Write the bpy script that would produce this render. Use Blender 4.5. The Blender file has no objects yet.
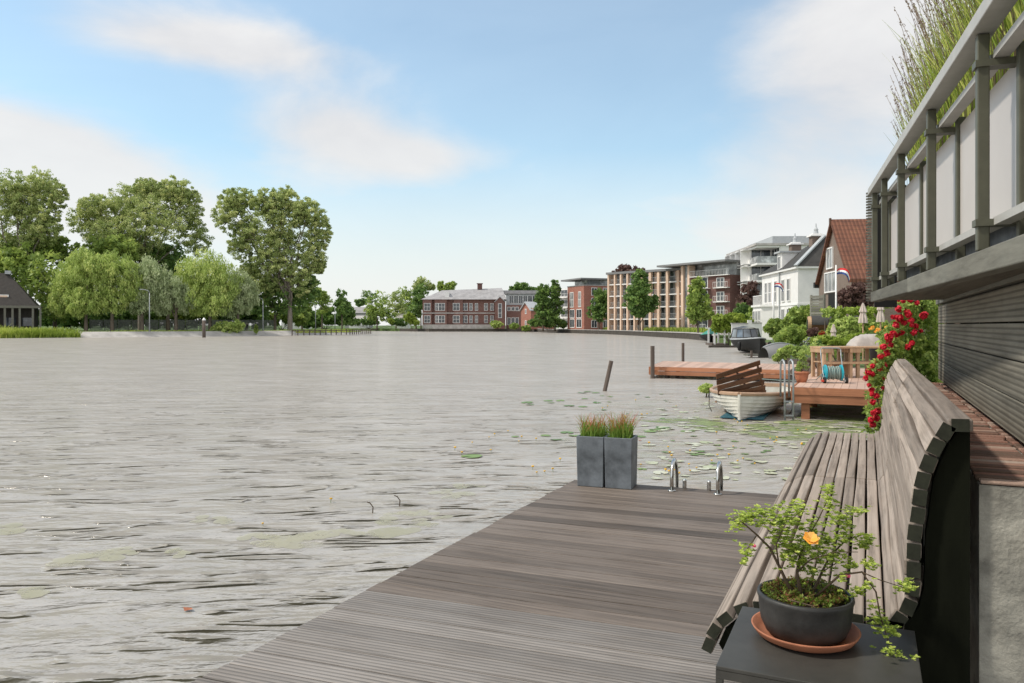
import bpy, math, random
import numpy as np
from mathutils import Vector
random.seed(7); rng = np.random.default_rng(7)
sc = bpy.context.scene
C = sc.collection
R = math.radians
# ---------------- camera frame (used to lay the place out in metres) ----------------
F = 780.0; HY = 325.0; EYE = 1.9
TH = math.atan((868-512)/F); S, K = math.sin(TH), math.cos(TH)
def W(px, d, z=0.0):
    """world point at depth d along the viewing axis, bearing px"""
    u = (px-512)/F*d
    return Vector((u*K-d*S, u*S+d*K, z))
def ZZ(py, d): return EYE-(py-HY)*d/F
def G(px, py, z=0.0): return W(px, F*(z-EYE)/(HY-py), z)
# ---------------- objects ----------------
def tag(o, label=None, cat=None, group=None, kind=None):
    if label: o['label'] = label
    if cat: o['category'] = cat
    if group: o['group'] = group
    if kind: o['kind'] = kind
    return o
def thing(name, label, cat, loc=(0,0,0), rz=0, group=None):
    o = bpy.data.objects.new(name, None); C.objects.link(o)
    o.location = loc; o.rotation_euler = (0,0,rz); o.empty_display_size = .2
    return tag(o, label, cat, group)
def place(name, me, parent=None, loc=(0,0,0), rot=(0,0,0)):
    o = bpy.data.objects.new(name, me); C.objects.link(o)
    o.location = loc; o.rotation_euler = rot
    if parent: o.parent = parent
    return o
def kids(o): return [c for c in o.children]
def copy_tree(o, parent=None):
    c = o.copy(); C.objects.link(c)
    if parent is not None: c.parent = parent
    for ch in list(o.children): copy_tree(ch, c)
    return c
# ---------------- mesh builder ----------------
class MB:
    def __init__(s): s.v=[]; s.f=[]; s.a=[]; s.qv=[]; s.qa=[]
    def add(s, vs, fs, v=.5):
        n=len(s.v); s.v.extend([tuple(p) for p in vs])
        for f in fs: s.f.append([n+i for i in f]); s.a.append(v)
    def box(s, x0,x1,y0,y1,z0,z1, v=.5, shear=0.0, T=None):
        p=[(x,y+shear*x,z) for z in (z0,z1) for y in (y0,y1) for x in (x0,x1)]
        if T: p=[T(Vector(q)) for q in p]
        s.add(p,[(0,2,3,1),(4,5,7,6),(0,1,5,4),(2,6,7,3),(0,4,6,2),(1,3,7,5)],v)
    def bar(s, a, b, w, h, v=.5, up=(0,0,1)):
        a=Vector(a); b=Vector(b); t=(b-a).normalized(); up=Vector(up)
        if abs(t.dot(up))>.99: up=Vector((0,1,0))
        sx=t.cross(up).normalized(); sy=sx.cross(t).normalized()
        p=[q+sx*(i*w/2)+sy*(j*h/2) for q in (a,b) for (i,j) in ((-1,-1),(1,-1),(1,1),(-1,1))]
        s.add(p,[(0,1,2,3),(7,6,5,4),(0,4,5,1),(1,5,6,2),(2,6,7,3),(3,7,4,0)],v)
    def tube(s, pts, r, n=8, v=.5, cap=True):
        pts=[Vector(p) for p in pts]
        if not hasattr(r,'__len__'): r=[r]*len(pts)
        base=len(s.v); ref=None
        for i,p in enumerate(pts):
            t=(pts[min(i+1,len(pts)-1)]-pts[max(i-1,0)])
            t = t.normalized() if t.length>1e-9 else Vector((0,0,1))
            if ref is None: ref=Vector((1,0,0)) if abs(t.x)<.9 else Vector((0,1,0))
            sx=t.cross(ref).normalized(); sy=t.cross(sx).normalized(); ref=-sy if False else sx.cross(t)
            for k in range(n):
                a=2*math.pi*k/n; s.v.append(tuple(p+(sx*math.cos(a)+sy*math.sin(a))*r[i]))
        for i in range(len(pts)-1):
            for k in range(n):
                s.f.append([base+i*n+k, base+i*n+(k+1)%n, base+(i+1)*n+(k+1)%n, base+(i+1)*n+k]); s.a.append(v)
        if cap:
            s.f.append([base+k for k in range(n)][::-1]); s.a.append(v)
            s.f.append([base+(len(pts)-1)*n+k for k in range(n)]); s.a.append(v)
    def lathe(s, prof, n=24, c=(0,0,0), v=.5):
        base=len(s.v)
        for r,z in prof:
            for k in range(n):
                a=2*math.pi*k/n; s.v.append((c[0]+r*math.cos(a), c[1]+r*math.sin(a), c[2]+z))
        for i in range(len(prof)-1):
            for k in range(n):
                s.f.append([base+i*n+k, base+i*n+(k+1)%n, base+(i+1)*n+(k+1)%n, base+(i+1)*n+k]); s.a.append(v)
        s.f.append([base+k for k in range(n)][::-1]); s.a.append(v)
        s.f.append([base+(len(prof)-1)*n+k for k in range(n)]); s.a.append(v)
    def prism(s, poly, a, b, axis='y', v=.5):
        """poly: 2D outline; extruded from a to b along axis"""
        n=len(poly)
        def P(p,t):
            if axis=='y': return (p[0],t,p[1])
            if axis=='x': return (t,p[0],p[1])
            return (p[0],p[1],t)
        vs=[P(p,a) for p in poly]+[P(p,b) for p in poly]
        s.add(vs,[list(range(n)),list(range(2*n-1,n-1,-1))]+[[i,i+n,(i+1)%n+n,(i+1)%n] for i in range(n)],v)
    def quads(s, q, a):
        """q (N,4,3) array of loose quads, a (N,) attribute"""
        s.qv.append(np.asarray(q,dtype=np.float32)); s.qa.append(np.asarray(a,dtype=np.float32))
    def mesh(s, name, m, smooth=False):
        me=bpy.data.meshes.new(name)
        nv=len(s.v)
        V=np.array(s.v,dtype=np.float32).reshape(-1,3)
        loops=np.array([i for f in s.f for i in f],dtype=np.int32)
        sizes=np.array([len(f) for f in s.f],dtype=np.int32)
        att=np.array(s.a,dtype=np.float32)
        if s.qv:
            Q=np.concatenate(s.qv); N=len(Q)
            V=np.concatenate([V,Q.reshape(-1,3)])
            loops=np.concatenate([loops, nv+np.arange(N*4,dtype=np.int32)])
            sizes=np.concatenate([sizes,np.full(N,4,dtype=np.int32)])
            att=np.concatenate([att]+s.qa)
        me.vertices.add(len(V)); me.vertices.foreach_set('co',V.ravel())
        me.loops.add(len(loops)); me.loops.foreach_set('vertex_index',loops.astype(np.int32))
        starts=np.concatenate([[0],np.cumsum(sizes)[:-1]]).astype(np.int32)
        me.polygons.add(len(sizes)); me.polygons.foreach_set('loop_start',starts); me.polygons.foreach_set('loop_total',sizes)
        at=me.attributes.new('v','FLOAT','FACE'); at.data.foreach_set('value',att)
        me.update(calc_edges=True)
        if not s.qv and len(s.f)<60000:
            import bmesh
            bm=bmesh.new(); bm.from_mesh(me); bmesh.ops.recalc_face_normals(bm,faces=bm.faces); bm.to_mesh(me); bm.free()
        me.polygons.foreach_set('use_smooth',np.full(len(sizes),bool(smooth)))
        me.materials.append(m)
        return me
    def build(s, name, m, parent=None, smooth=False, bevel=0, loc=(0,0,0), rot=(0,0,0), seg=2):
        o=place(name, s.mesh(name,m,smooth), parent, loc, rot)
        if bevel:
            b=o.modifiers.new('bevel','BEVEL'); b.width=bevel; b.segments=seg; b.limit_method='ANGLE'; b.angle_limit=R(40)
        return o
# ---------------- materials ----------------
class NT:
    def __init__(s, name):
        s.m=bpy.data.materials.new(name); s.m.use_nodes=True; s.t=s.m.node_tree; s.t.nodes.clear()
        s.out=s.n('ShaderNodeOutputMaterial')
    def n(s, t, **kw):
        n=s.t.nodes.new(t)
        for k,v in kw.items():
            if k in n.inputs.keys() if isinstance(k,str) else False: n.inputs[k].default_value=v
            else: setattr(n,k,v)
        return n
    def l(s,a,b): s.t.links.new(a,b)
    def coord(s, scale=(1,1,1), rot=(0,0,0), kind='Object'):
        c=s.n('ShaderNodeTexCoord'); m=s.n('ShaderNodeMapping'); m.inputs['Scale'].default_value=scale; m.inputs['Rotation'].default_value=rot
        s.l(c.outputs[kind],m.inputs[0]); return m.outputs[0]
    def coord2(s, scale, ang):
        a=s.coord((1,1,1),(0,0,ang)); m=s.n('ShaderNodeMapping'); m.inputs['Scale'].default_value=scale; s.l(a,m.inputs[0]); return m.outputs[0]
    def noise(s, vec, scale, detail=4, rough=.55, dist=0):
        n=s.n('ShaderNodeTexNoise'); n.inputs['Scale'].default_value=scale; n.inputs['Detail'].default_value=detail
        n.inputs['Roughness'].default_value=rough; n.inputs['Distortion'].default_value=dist
        if vec is not None: s.l(vec,n.inputs['Vector'])
        return n.outputs['Fac']
    def ramp(s, fac, stops):
        r=s.n('ShaderNodeValToRGB'); e=r.color_ramp.elements
        while len(e)<len(stops): e.new(.5)
        for i,(p,c) in enumerate(stops):
            e[i].position=p; e[i].color=(c[0],c[1],c[2],1) if hasattr(c,'__len__') else (c,c,c,1)
        s.l(fac,r.inputs[0]); return r.outputs[0]
    def math(s, op, a, b=None):
        n=s.n('ShaderNodeMath',operation=op)
        for i,x in enumerate((a,b)):
            if x is None: continue
            if isinstance(x,(int,float)): n.inputs[i].default_value=x
            else: s.l(x,n.inputs[i])
        return n.outputs[0]
    def mix(s, fac, a, b, blend='MIX'):
        n=s.n('ShaderNodeMix',data_type='RGBA',blend_type=blend)
        for sock,x in ((n.inputs[0],fac),(n.inputs[6],a),(n.inputs[7],b)):
            if isinstance(x,(int,float)): sock.default_value=x
            elif isinstance(x,tuple): sock.default_value=(x[0],x[1],x[2],1)
            else: s.l(x,sock)
        return n.outputs[2]
    def attr(s, name='v'):
        n=s.n('ShaderNodeAttribute',attribute_name=name); return n.outputs['Fac']
    def bsdf(s, color, rough=.7, bump=None, bs=.3, bd=.02, metal=0, spec=.4, **kw):
        b=s.n('ShaderNodeBsdfPrincipled')
        for k,x in (('Base Color',color),('Roughness',rough),('Metallic',metal),('Specular IOR Level',spec)):
            if isinstance(x,(int,float)): b.inputs[k].default_value=x
            elif isinstance(x,tuple): b.inputs[k].default_value=(x[0],x[1],x[2],1)
            else: s.l(x,b.inputs[k])
        if bump is not None:
            n=s.n('ShaderNodeBump'); n.inputs['Strength'].default_value=bs; n.inputs['Distance'].default_value=bd
            s.l(bump,n.inputs['Height']); s.l(n.outputs[0],b.inputs['Normal'])
        s.l(b.outputs[0],s.out.inputs[0]); return b
def mul(c,f): return tuple(min(1,x*f) for x in c)
def m_plain(name, c, rough=.6, var=.25, scale=3, metal=0, bs=.15, spec=.4, bd=.01):
    t=NT(name); v=t.coord(); n=t.noise(v,scale,6,.65)
    col=t.ramp(n,[(.3,mul(c,1-var)),(.7,mul(c,1+var*.6))])
    t.bsdf(col,rough,t.noise(v,scale*7,4),bs,bd,metal,spec); return t.m
def m_wood(name, c, grain=(25,1.2,25), var=.45, rough=.75, dark=.45, groove=None, bs=.5, bd=.003, vvar=.35, patch=True, rot=(0,0,0), spec=.3):
    t=NT(name); v=t.coord(grain,rot); v1=t.coord((1,1,1))
    n1=t.noise(v,1.0,8,.7,.3)
    col=t.ramp(n1,[(.25,mul(c,dark)),(.5,c),(.8,mul(c,1+var))])
    if patch:
        n2=t.noise(v1,2.2,4,.6); col=t.mix(t.math('MULTIPLY',t.ramp(n2,[(.4,0),(.75,1)]),.45),col,mul((c[0]*.9,c[1]*.95,c[2]),1.55))
    a=t.attr(); f=t.math('ADD',t.math('MULTIPLY',a,vvar*2),1-vvar)
    cm=t.n('ShaderNodeCombineColor'); [t.l(f,cm.inputs[i]) for i in range(3)]
    col=t.mix(1.0,col,cm.outputs[0],'MULTIPLY')
    h=t.math('MULTIPLY',n1,.6)
    if groove:
        w=t.n('ShaderNodeTexWave',wave_type='BANDS',bands_direction=groove[0],wave_profile='SIN'); w.inputs['Scale'].default_value=groove[1]
        t.l(v1 if len(groove)<3 else t.coord((1,1,1),(0,0,groove[2])),w.inputs['Vector'])
        col=t.mix(t.math('MULTIPLY',t.ramp(w.outputs['Fac'],[(.15,1),(.5,0)]),.5),col,mul(c,.25))
        h=t.math('ADD',h,t.math('MULTIPLY',w.outputs['Fac'],.7))
    t.bsdf(col,rough,h,bs,bd,0,spec); return t.m
def m_leaf(name, stops, rough=.55, trans=.35, hue=None):
    t=NT(name); a=t.attr()
    n=t.noise(t.coord(),.35,3)
    f=t.math('ADD',t.math('MULTIPLY',a,.75),t.math('MULTIPLY',n,.3))
    col=t.ramp(f,[(p,c) for p,c in stops])
    b=t.bsdf(col,rough,spec=.3)
    tr=t.n('ShaderNodeBsdfTranslucent'); t.l(col,tr.inputs[0])
    mx=t.n('ShaderNodeMixShader'); mx.inputs[0].default_value=trans
    t.l(b.outputs[0],mx.inputs[1]); t.l(tr.outputs[0],mx.inputs[2]); t.l(mx.outputs[0],t.out.inputs[0]); return t.m
def m_brick(name, c1, c2, mortar, w=.22, h=.065, ms=.012, scale=1.0, rot=(R(90),0,0)):
    t=NT(name); v=t.coord((1,1,1),rot)
    sep=t.n('ShaderNodeSeparateXYZ'); c0=t.n('ShaderNodeTexCoord'); t.l(c0.outputs['Object'],sep.inputs[0])
    cb=t.n('ShaderNodeCombineXYZ'); t.l(t.math('ADD',sep.outputs[0],sep.outputs[1]),cb.inputs[0]); t.l(sep.outputs[2],cb.inputs[1])
    b=t.n('ShaderNodeTexBrick'); b.inputs['Scale'].default_value=scale; b.inputs['Color1'].default_value=(*c1,1); b.inputs['Color2'].default_value=(*c2,1)
    b.inputs['Mortar'].default_value=(*mortar,1); b.inputs['Mortar Size'].default_value=ms; b.inputs['Brick Width'].default_value=w; b.inputs['Row Height'].default_value=h
    t.l(cb.outputs[0],b.inputs['Vector'])
    n=t.noise(t.coord(),.8,5); col=t.mix(t.math('MULTIPLY',n,.5),b.outputs['Color'],mul(c1,.55))
    t.bsdf(col,.85,b.outputs['Fac'],.3,.01,0,.2); return t.m
def m_glass(name='window_glass', c=(.05,.06,.07)):
    t=NT(name); n=t.noise(t.coord((.6,.6,.5)),1.3,3); n.node.inputs
    col=t.ramp(n,[(.35,mul(c,.5)),(.55,c),(.75,mul(c,3))])
    t.bsdf(col,.08,t.noise(t.coord(),1.2,2),.05,.05,0,.8); return t.m
M={}
M['leaf_dark']=m_leaf('leaf_dark',[(.1,(0.048,0.091,0.028)),(.5,(0.142,0.243,0.063)),(.9,(0.344,0.488,0.121))])
M['leaf_mid']=m_leaf('leaf_mid',[(.1,(0.090,0.140,0.033)),(.5,(0.269,0.376,0.084)),(.9,(0.583,0.659,0.167))])
M['leaf_light']=m_leaf('leaf_light',[(.1,(0.145,0.215,0.050)),(.5,(0.409,0.526,0.140)),(.9,(0.789,0.825,0.307))])
M['leaf_pale']=m_leaf('leaf_pale',[(.1,(0.162,0.210,0.089)),(.5,(0.392,0.471,0.238)),(.9,(0.702,0.746,0.475))])
M['leaf_poplar']=m_leaf('leaf_poplar',[(.1,(0.129,0.183,0.058)),(.5,(0.373,0.457,0.154)),(.9,(0.835,0.825,0.388))])
M['leaf_red']=m_leaf('leaf_red',[(.1,(.07,.035,.03)),(.5,(.15,.085,.07)),(.9,(.27,.17,.14))])
M['leaf_lime']=m_leaf('leaf_lime',[(.1,(.1,.15,.02)),(.5,(.26,.36,.05)),(.9,(.5,.58,.12))])
M['leaf_bonsai']=m_leaf('leaf_bonsai',[(.1,(0.144,0.208,0.029)),(.5,(0.396,0.515,0.087)),(.9,(0.811,0.850,0.231))])
M['leaf_grass']=m_leaf('leaf_grass',[(.1,(0.105,0.156,0.019)),(.5,(0.314,0.421,0.062)),(.9,(0.699,0.718,0.187))])
M['leaf_redgrass']=m_leaf('leaf_redgrass',[(.05,(.14,.26,.04)),(.45,(.26,.38,.07)),(.6,(.4,.22,.07)),(.95,(.62,.14,.11))])
M['leaf_seed']=m_leaf('leaf_seed',[(.1,(.14,.1,.07)),(.9,(.36,.27,.19))])
M['bark']=m_wood('bark',(.12,.095,.07),(6,6,.8),bs=.8,bd=.02)
M['bark_pale']=m_wood('bark_pale',(.2,.17,.14),(6,6,.8),bs=.8,bd=.02)
M['twig']=m_plain('twig',(.09,.06,.035),.8)
M['deck']=m_wood('deck_wood',(.132,.108,.09),(1.2,60,30),rough=.62,spec=.16,dark=.25,var=.9,vvar=.3,bs=.6,bd=.003)
M['deck_ribbed']=m_wood('deck_wood_ribbed',(.235,.21,.188),(1.4,30,30),rough=.65,dark=.6,vvar=.22,groove=('Y',11.5,R(-4)),bs=.6,bd=.004)
M['bench']=m_wood('bench_wood',(.29,.24,.2),(35,1.3,35),rough=.8,spec=.15,dark=.33,var=.5,vvar=.25,bs=.6,bd=.003)
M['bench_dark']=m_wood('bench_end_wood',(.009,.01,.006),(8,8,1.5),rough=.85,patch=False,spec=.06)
M['wallboard']=m_wood('wall_boards',(.16,.145,.115),(20,1.0,20),rough=.8,spec=.12,dark=.5,vvar=.3,groove=('Z',12.0),bs=.5,bd=.004)
M['beam']=m_wood('beam_wood',(.15,.145,.12),(20,1.2,20),rough=.8,spec=.15,dark=.5,bs=.6,bd=.004)
M['deck2']=m_wood('new_deck_wood',(.34,.145,.075),(1.2,20,20),rough=.6,dark=.65,var=.3,vvar=.2)
M['deck2top']=m_wood('new_deck_top',(.46,.31,.235),(1.2,20,20),rough=.6,dark=.75,var=.25,vvar=.15)
M['tablewood']=m_wood('table_wood',(.42,.27,.16),(12,12,2),rough=.6,dark=.6,var=.3,vvar=.2)
M['post']=m_wood('post_wood',(.11,.085,.07),(15,15,1.2),rough=.85)
M['boatwood']=m_wood('boat_rail_wood',(.4,.26,.17),(3,3,3),rough=.5,var=.2,dark=.7)
M['slat']=m_wood('varnished_slats',(.13,.06,.03),(2,20,20),rough=.45,dark=.5,patch=False)
M['concrete']=m_plain('concrete',(.34,.325,.28),.9,.5,7,bs=.6,bd=.01)
M['concrete_light']=m_plain('pale_concrete',(.42,.4,.38),.9,.3,.8,bs=.3)
M['zinc']=m_plain('zinc_planter',(.16,.18,.2),.55,.6,5,metal=.1,bs=.25,bd=.004)
M['graymetal']=m_plain('grey_green_metal',(.09,.09,.062),.5,.2,10,metal=.0,bs=.05)
M['railtop']=m_plain('rail_metal',(.4,.39,.36),.5,.15,8,bs=.05)
M['steel']=m_plain('stainless',(.62,.62,.6),.22,.1,20,metal=1,bs=.03)
M['galv']=m_plain('galvanised',(.36,.38,.39),.45,.15,8,metal=.4,bs=.05)
M['tablemetal']=m_plain('table_metal',(.06,.057,.05),.5,.25,6,metal=.1,bs=.08,bd=.002)
M['black']=m_plain('black_paint',(.012,.012,.012),.55,.2,5)
M['void']=m_plain('dark_void',(.01,.01,.009),.9)
M['pot']=m_plain('glazed_bowl',(.035,.034,.032),.5,.5,14,bs=.2,bd=.003)
M['terra']=m_plain('terracotta',(.42,.16,.085),.75,.25,10,bs=.2,bd=.003)
M['black_frame']=m_plain('dark_frame',(.05,.05,.05),.5)
M['soil']=m_plain('soil',(.04,.025,.015),.95,.5,30,bs=.8)
M['white']=m_plain('white_render',(.72,.71,.69),.7,.08,1.5,bs=.1)
M['whitepaint']=m_plain('white_paint',(.78,.77,.75),.5,.06,3,bs=.05)
def boatpaint():
    t=NT('boat_paint'); c=t.n('ShaderNodeTexCoord'); sp=t.n('ShaderNodeSeparateXYZ'); t.l(c.outputs['Object'],sp.inputs[0])
    n=t.noise(t.coord(),4,5); z=t.math('ADD',sp.outputs[2],t.math('MULTIPLY',n,.02))
    k=t.ramp(z,[(.155,1),(.17,0)]); wht=t.ramp(n,[(.3,(.5,.48,.42)),(.65,(.68,.66,.6))])
    t.bsdf(t.mix(k,wht,(.03,.1,.13)),.5,n,.1,.01); return t.m
M['offwhite']=boatpaint()
M['boatblue']=m_plain('boat_blue',(.03,.12,.16),.5,.3,5)
M['canvas']=m_plain('grey_cover_cloth',(.42,.38,.35),.9,.2,5,bs=.3)
M['umbrella']=m_plain('umbrella_cloth',(.55,.47,.42),.9,.15,5)
M['redplastic']=m_plain('red_plastic',(.6,.06,.03),.4)
M['turq']=m_plain('turquoise_plastic',(.02,.36,.45),.4,.15)
M['hose']=m_plain('hose_grey_green',(.25,.33,.3),.5)
M['greencover']=m_plain('green_cover',(.05,.25,.19),.7)
M['brick_red']=m_brick('brick_red',(.33,.1,.065),(.4,.15,.1),(.45,.38,.33),w=.6,h=.2,ms=.02)
M['brick_school']=m_brick('brick_school',(.2,.095,.08),(.25,.13,.105),(.27,.21,.19),w=.6,h=.2,ms=.02)
M['brick_dark']=m_brick('brick_dark',(.15,.07,.06),(.19,.1,.085),(.16,.13,.12),w=.6,h=.2,ms=.02)
M['brick_brown']=m_brick('brick_brown',(.19,.13,.1),(.24,.175,.14),(.26,.23,.2),w=.22,h=.07,ms=.012)
M['tan']=m_plain('tan_cladding',(.72,.53,.4),.8,.15,.6)
M['fascia']=m_plain('roof_fascia',(.2,.2,.2),.6,.15,1)
M['roof_slate']=m_plain('slate_roof',(.055,.053,.05),.85,.3,2,bs=.4,bd=.03)
M['roof_grey']=m_plain('grey_roof',(.34,.33,.33),.7,.3,.7,bs=.4)
M['thatch']=m_wood('dark_thatch',(.035,.03,.026),(3,3,1),bs=.8,bd=.05)
M['lead']=m_plain('lead',(.4,.42,.43),.5,.15,2)
def roof_tiles():
    t=NT('orange_roof_tiles'); v=t.coord()
    w1=t.n('ShaderNodeTexWave',wave_type='BANDS',bands_direction='Y'); w1.inputs['Scale'].default_value=1.4; t.l(v,w1.inputs[0])
    w2=t.n('ShaderNodeTexWave',wave_type='BANDS',bands_direction='Z',wave_profile='SAW'); w2.inputs['Scale'].default_value=1.1; t.l(v,w2.inputs[0])
    n=t.noise(v,1.5,5); col=t.ramp(n,[(.3,(.13,.055,.035)),(.6,(.21,.085,.05)),(.85,(.28,.17,.07))])
    col=t.mix(t.math('MULTIPLY',t.ramp(w2.outputs['Fac'],[(0,1),(.25,0)]),.6),col,(.05,.02,.015))
    col=t.mix(t.math('MULTIPLY',t.ramp(w1.outputs['Fac'],[(0,1),(.3,0)]),.5),col,(.06,.025,.015))
    h=t.math('ADD',w1.outputs['Fac'],w2.outputs['Fac']); t.bsdf(col,.8,h,.6,.05); return t.m
M['tiles']=roof_tiles()
M['glass']=m_glass()
M['glass_light']=m_glass('pale_window',(.26,.27,.27))
M['grass']=m_plain('lawn',(.09,.14,.035),.95,.4,.6,bs=.5,bd=.05)
M['paving']=m_plain('paving',(.34,.31,.28),.9,.2,.7)
M['quaywall']=m_plain('quay_timber',(.07,.06,.05),.9,.4,1.5)
M['red_petal']=m_leaf('red_petal',[(.1,(.35,.005,.012)),(.5,(.62,.012,.03)),(.9,(.8,.05,.09))],trans=.15)
M['yellow_petal']=m_leaf('yellow_petal',[(.1,(.75,.4,.02)),(.9,(.85,.55,.05))],trans=.15)
M['orange_petal']=m_leaf('orange_petal',[(.1,(.9,.36,.03)),(.5,(.97,.48,.07)),(.9,(.98,.62,.2))],trans=.2)
M['pink_petal']=m_leaf('pink_petal',[(.1,(.8,.08,.2)),(.9,(.9,.25,.35))],trans=.2)
M['lilac_petal']=m_leaf('lilac_petal',[(.1,(.35,.33,.6)),(.5,(.55,.55,.75)),(.9,(.85,.85,.9))],trans=.2)
M['pad']=m_leaf('lily_pad',[(.1,(.09,.17,.03)),(.9,(.2,.3,.07))],rough=.4,trans=.1)
M['padpale']=m_leaf('pale_lily_pad',[(.1,(.36,.39,.2)),(.5,(.5,.51,.33)),(.9,(.58,.57,.44))],rough=.3,trans=.05)  # paleness painted in for sky reflected off the pads
M['fencemetal']=m_plain('fence_grey',(.16,.165,.16),.6,.2,3)
def frosted():
    t=NT('frosted_panel'); v=t.coord(); n=t.noise(v,1.2,4)
    col=t.ramp(n,[(.35,(.46,.42,.39)),(.7,(.53,.49,.455))]); t.bsdf(col,.4,t.noise(v,2,2),.05,.01,0,.6); return t.m
M['frosted']=frosted()
def water():
    t=NT('canal_water'); rz=-TH
    vA=t.coord2((1,3.0,1),rz-.1); vB=t.coord2((1,2.6,1),rz+.08); vC=t.coord2((1,1.8,1),rz-.2)
    n1=t.noise(vA,.55,3,.5,.6); n2=t.noise(vB,2.0,3,.55,.4); n3=t.noise(vC,7,3,.6)
    vD=t.coord2((1,3.6,1),rz-.12); n4=t.noise(vD,.8,1.6,.45,.9); cr=t.math('POWER',t.math('SUBTRACT',1.0,t.math('MULTIPLY',t.math('ABSOLUTE',t.math('SUBTRACT',n4,.5)),7.0)),2.0)
    cr=t.math('MULTIPLY',t.math('MAXIMUM',cr,0.0),t.ramp(t.noise(t.coord2((1,3,1),rz),.9,3),[(.5,0),(.6,1)]))
    cy=t.n('ShaderNodeTexCoord'); sy=t.n('ShaderNodeSeparateXYZ'); t.l(cy.outputs['Object'],sy.inputs[0]); mr=t.n('ShaderNodeMapRange'); mr.inputs[1].default_value=7; mr.inputs[2].default_value=26; mr.inputs[3].default_value=1; mr.inputs[4].default_value=.12; t.l(sy.outputs[1],mr.inputs[0]); cr=t.math('MULTIPLY',cr,mr.outputs[0])
    h=t.math('ADD',t.math('ADD',t.math('ADD',t.math('MULTIPLY',cr,.5),t.math('MULTIPLY',n1,1.3)),t.math('MULTIPLY',n2,.32)),t.math('MULTIPLY',n3,.12))
    bp=t.n('ShaderNodeBump'); bp.inputs['Strength'].default_value=1.0; bp.inputs['Distance'].default_value=.11; t.l(h,bp.inputs['Height'])
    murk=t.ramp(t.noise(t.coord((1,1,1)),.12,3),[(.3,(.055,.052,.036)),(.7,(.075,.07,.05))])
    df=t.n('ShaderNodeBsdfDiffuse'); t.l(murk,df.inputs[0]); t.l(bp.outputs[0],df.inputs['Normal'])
    pale_sheen=t.ramp(t.noise(t.coord((1,1.6,1),(0,0,rz)),.35,4),[(.3,(.365,.34,.305)),(.7,(.435,.408,.375))]); fn=t.ramp(t.noise(t.coord2((1,4.5,1),rz-.05),1.6,7,.75),[(.3,.80),(.7,1.12)]); pale_sheen=t.mix(1.0,pale_sheen,fn,'MULTIPLY')  # pale sky sheen and fine ripple shading painted into a diffuse colour
    d2=t.n('ShaderNodeBsdfDiffuse'); t.l(pale_sheen,d2.inputs[0]); b2=t.n('ShaderNodeBump'); b2.inputs['Strength'].default_value=.55; b2.inputs['Distance'].default_value=.11; t.l(h,b2.inputs['Height']); t.l(b2.outputs[0],d2.inputs['Normal'])
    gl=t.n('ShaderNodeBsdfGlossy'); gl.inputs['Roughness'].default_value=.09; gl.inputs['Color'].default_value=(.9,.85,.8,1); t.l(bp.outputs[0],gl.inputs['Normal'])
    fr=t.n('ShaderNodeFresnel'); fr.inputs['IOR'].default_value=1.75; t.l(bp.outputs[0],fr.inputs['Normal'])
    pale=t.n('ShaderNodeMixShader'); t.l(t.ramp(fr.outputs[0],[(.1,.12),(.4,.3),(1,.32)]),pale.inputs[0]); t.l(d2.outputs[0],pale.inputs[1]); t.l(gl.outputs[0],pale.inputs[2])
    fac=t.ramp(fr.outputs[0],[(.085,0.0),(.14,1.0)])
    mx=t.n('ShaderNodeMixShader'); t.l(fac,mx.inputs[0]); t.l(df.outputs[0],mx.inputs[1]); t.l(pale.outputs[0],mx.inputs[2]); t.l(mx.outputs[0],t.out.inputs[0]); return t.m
M['water']=water()
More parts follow.
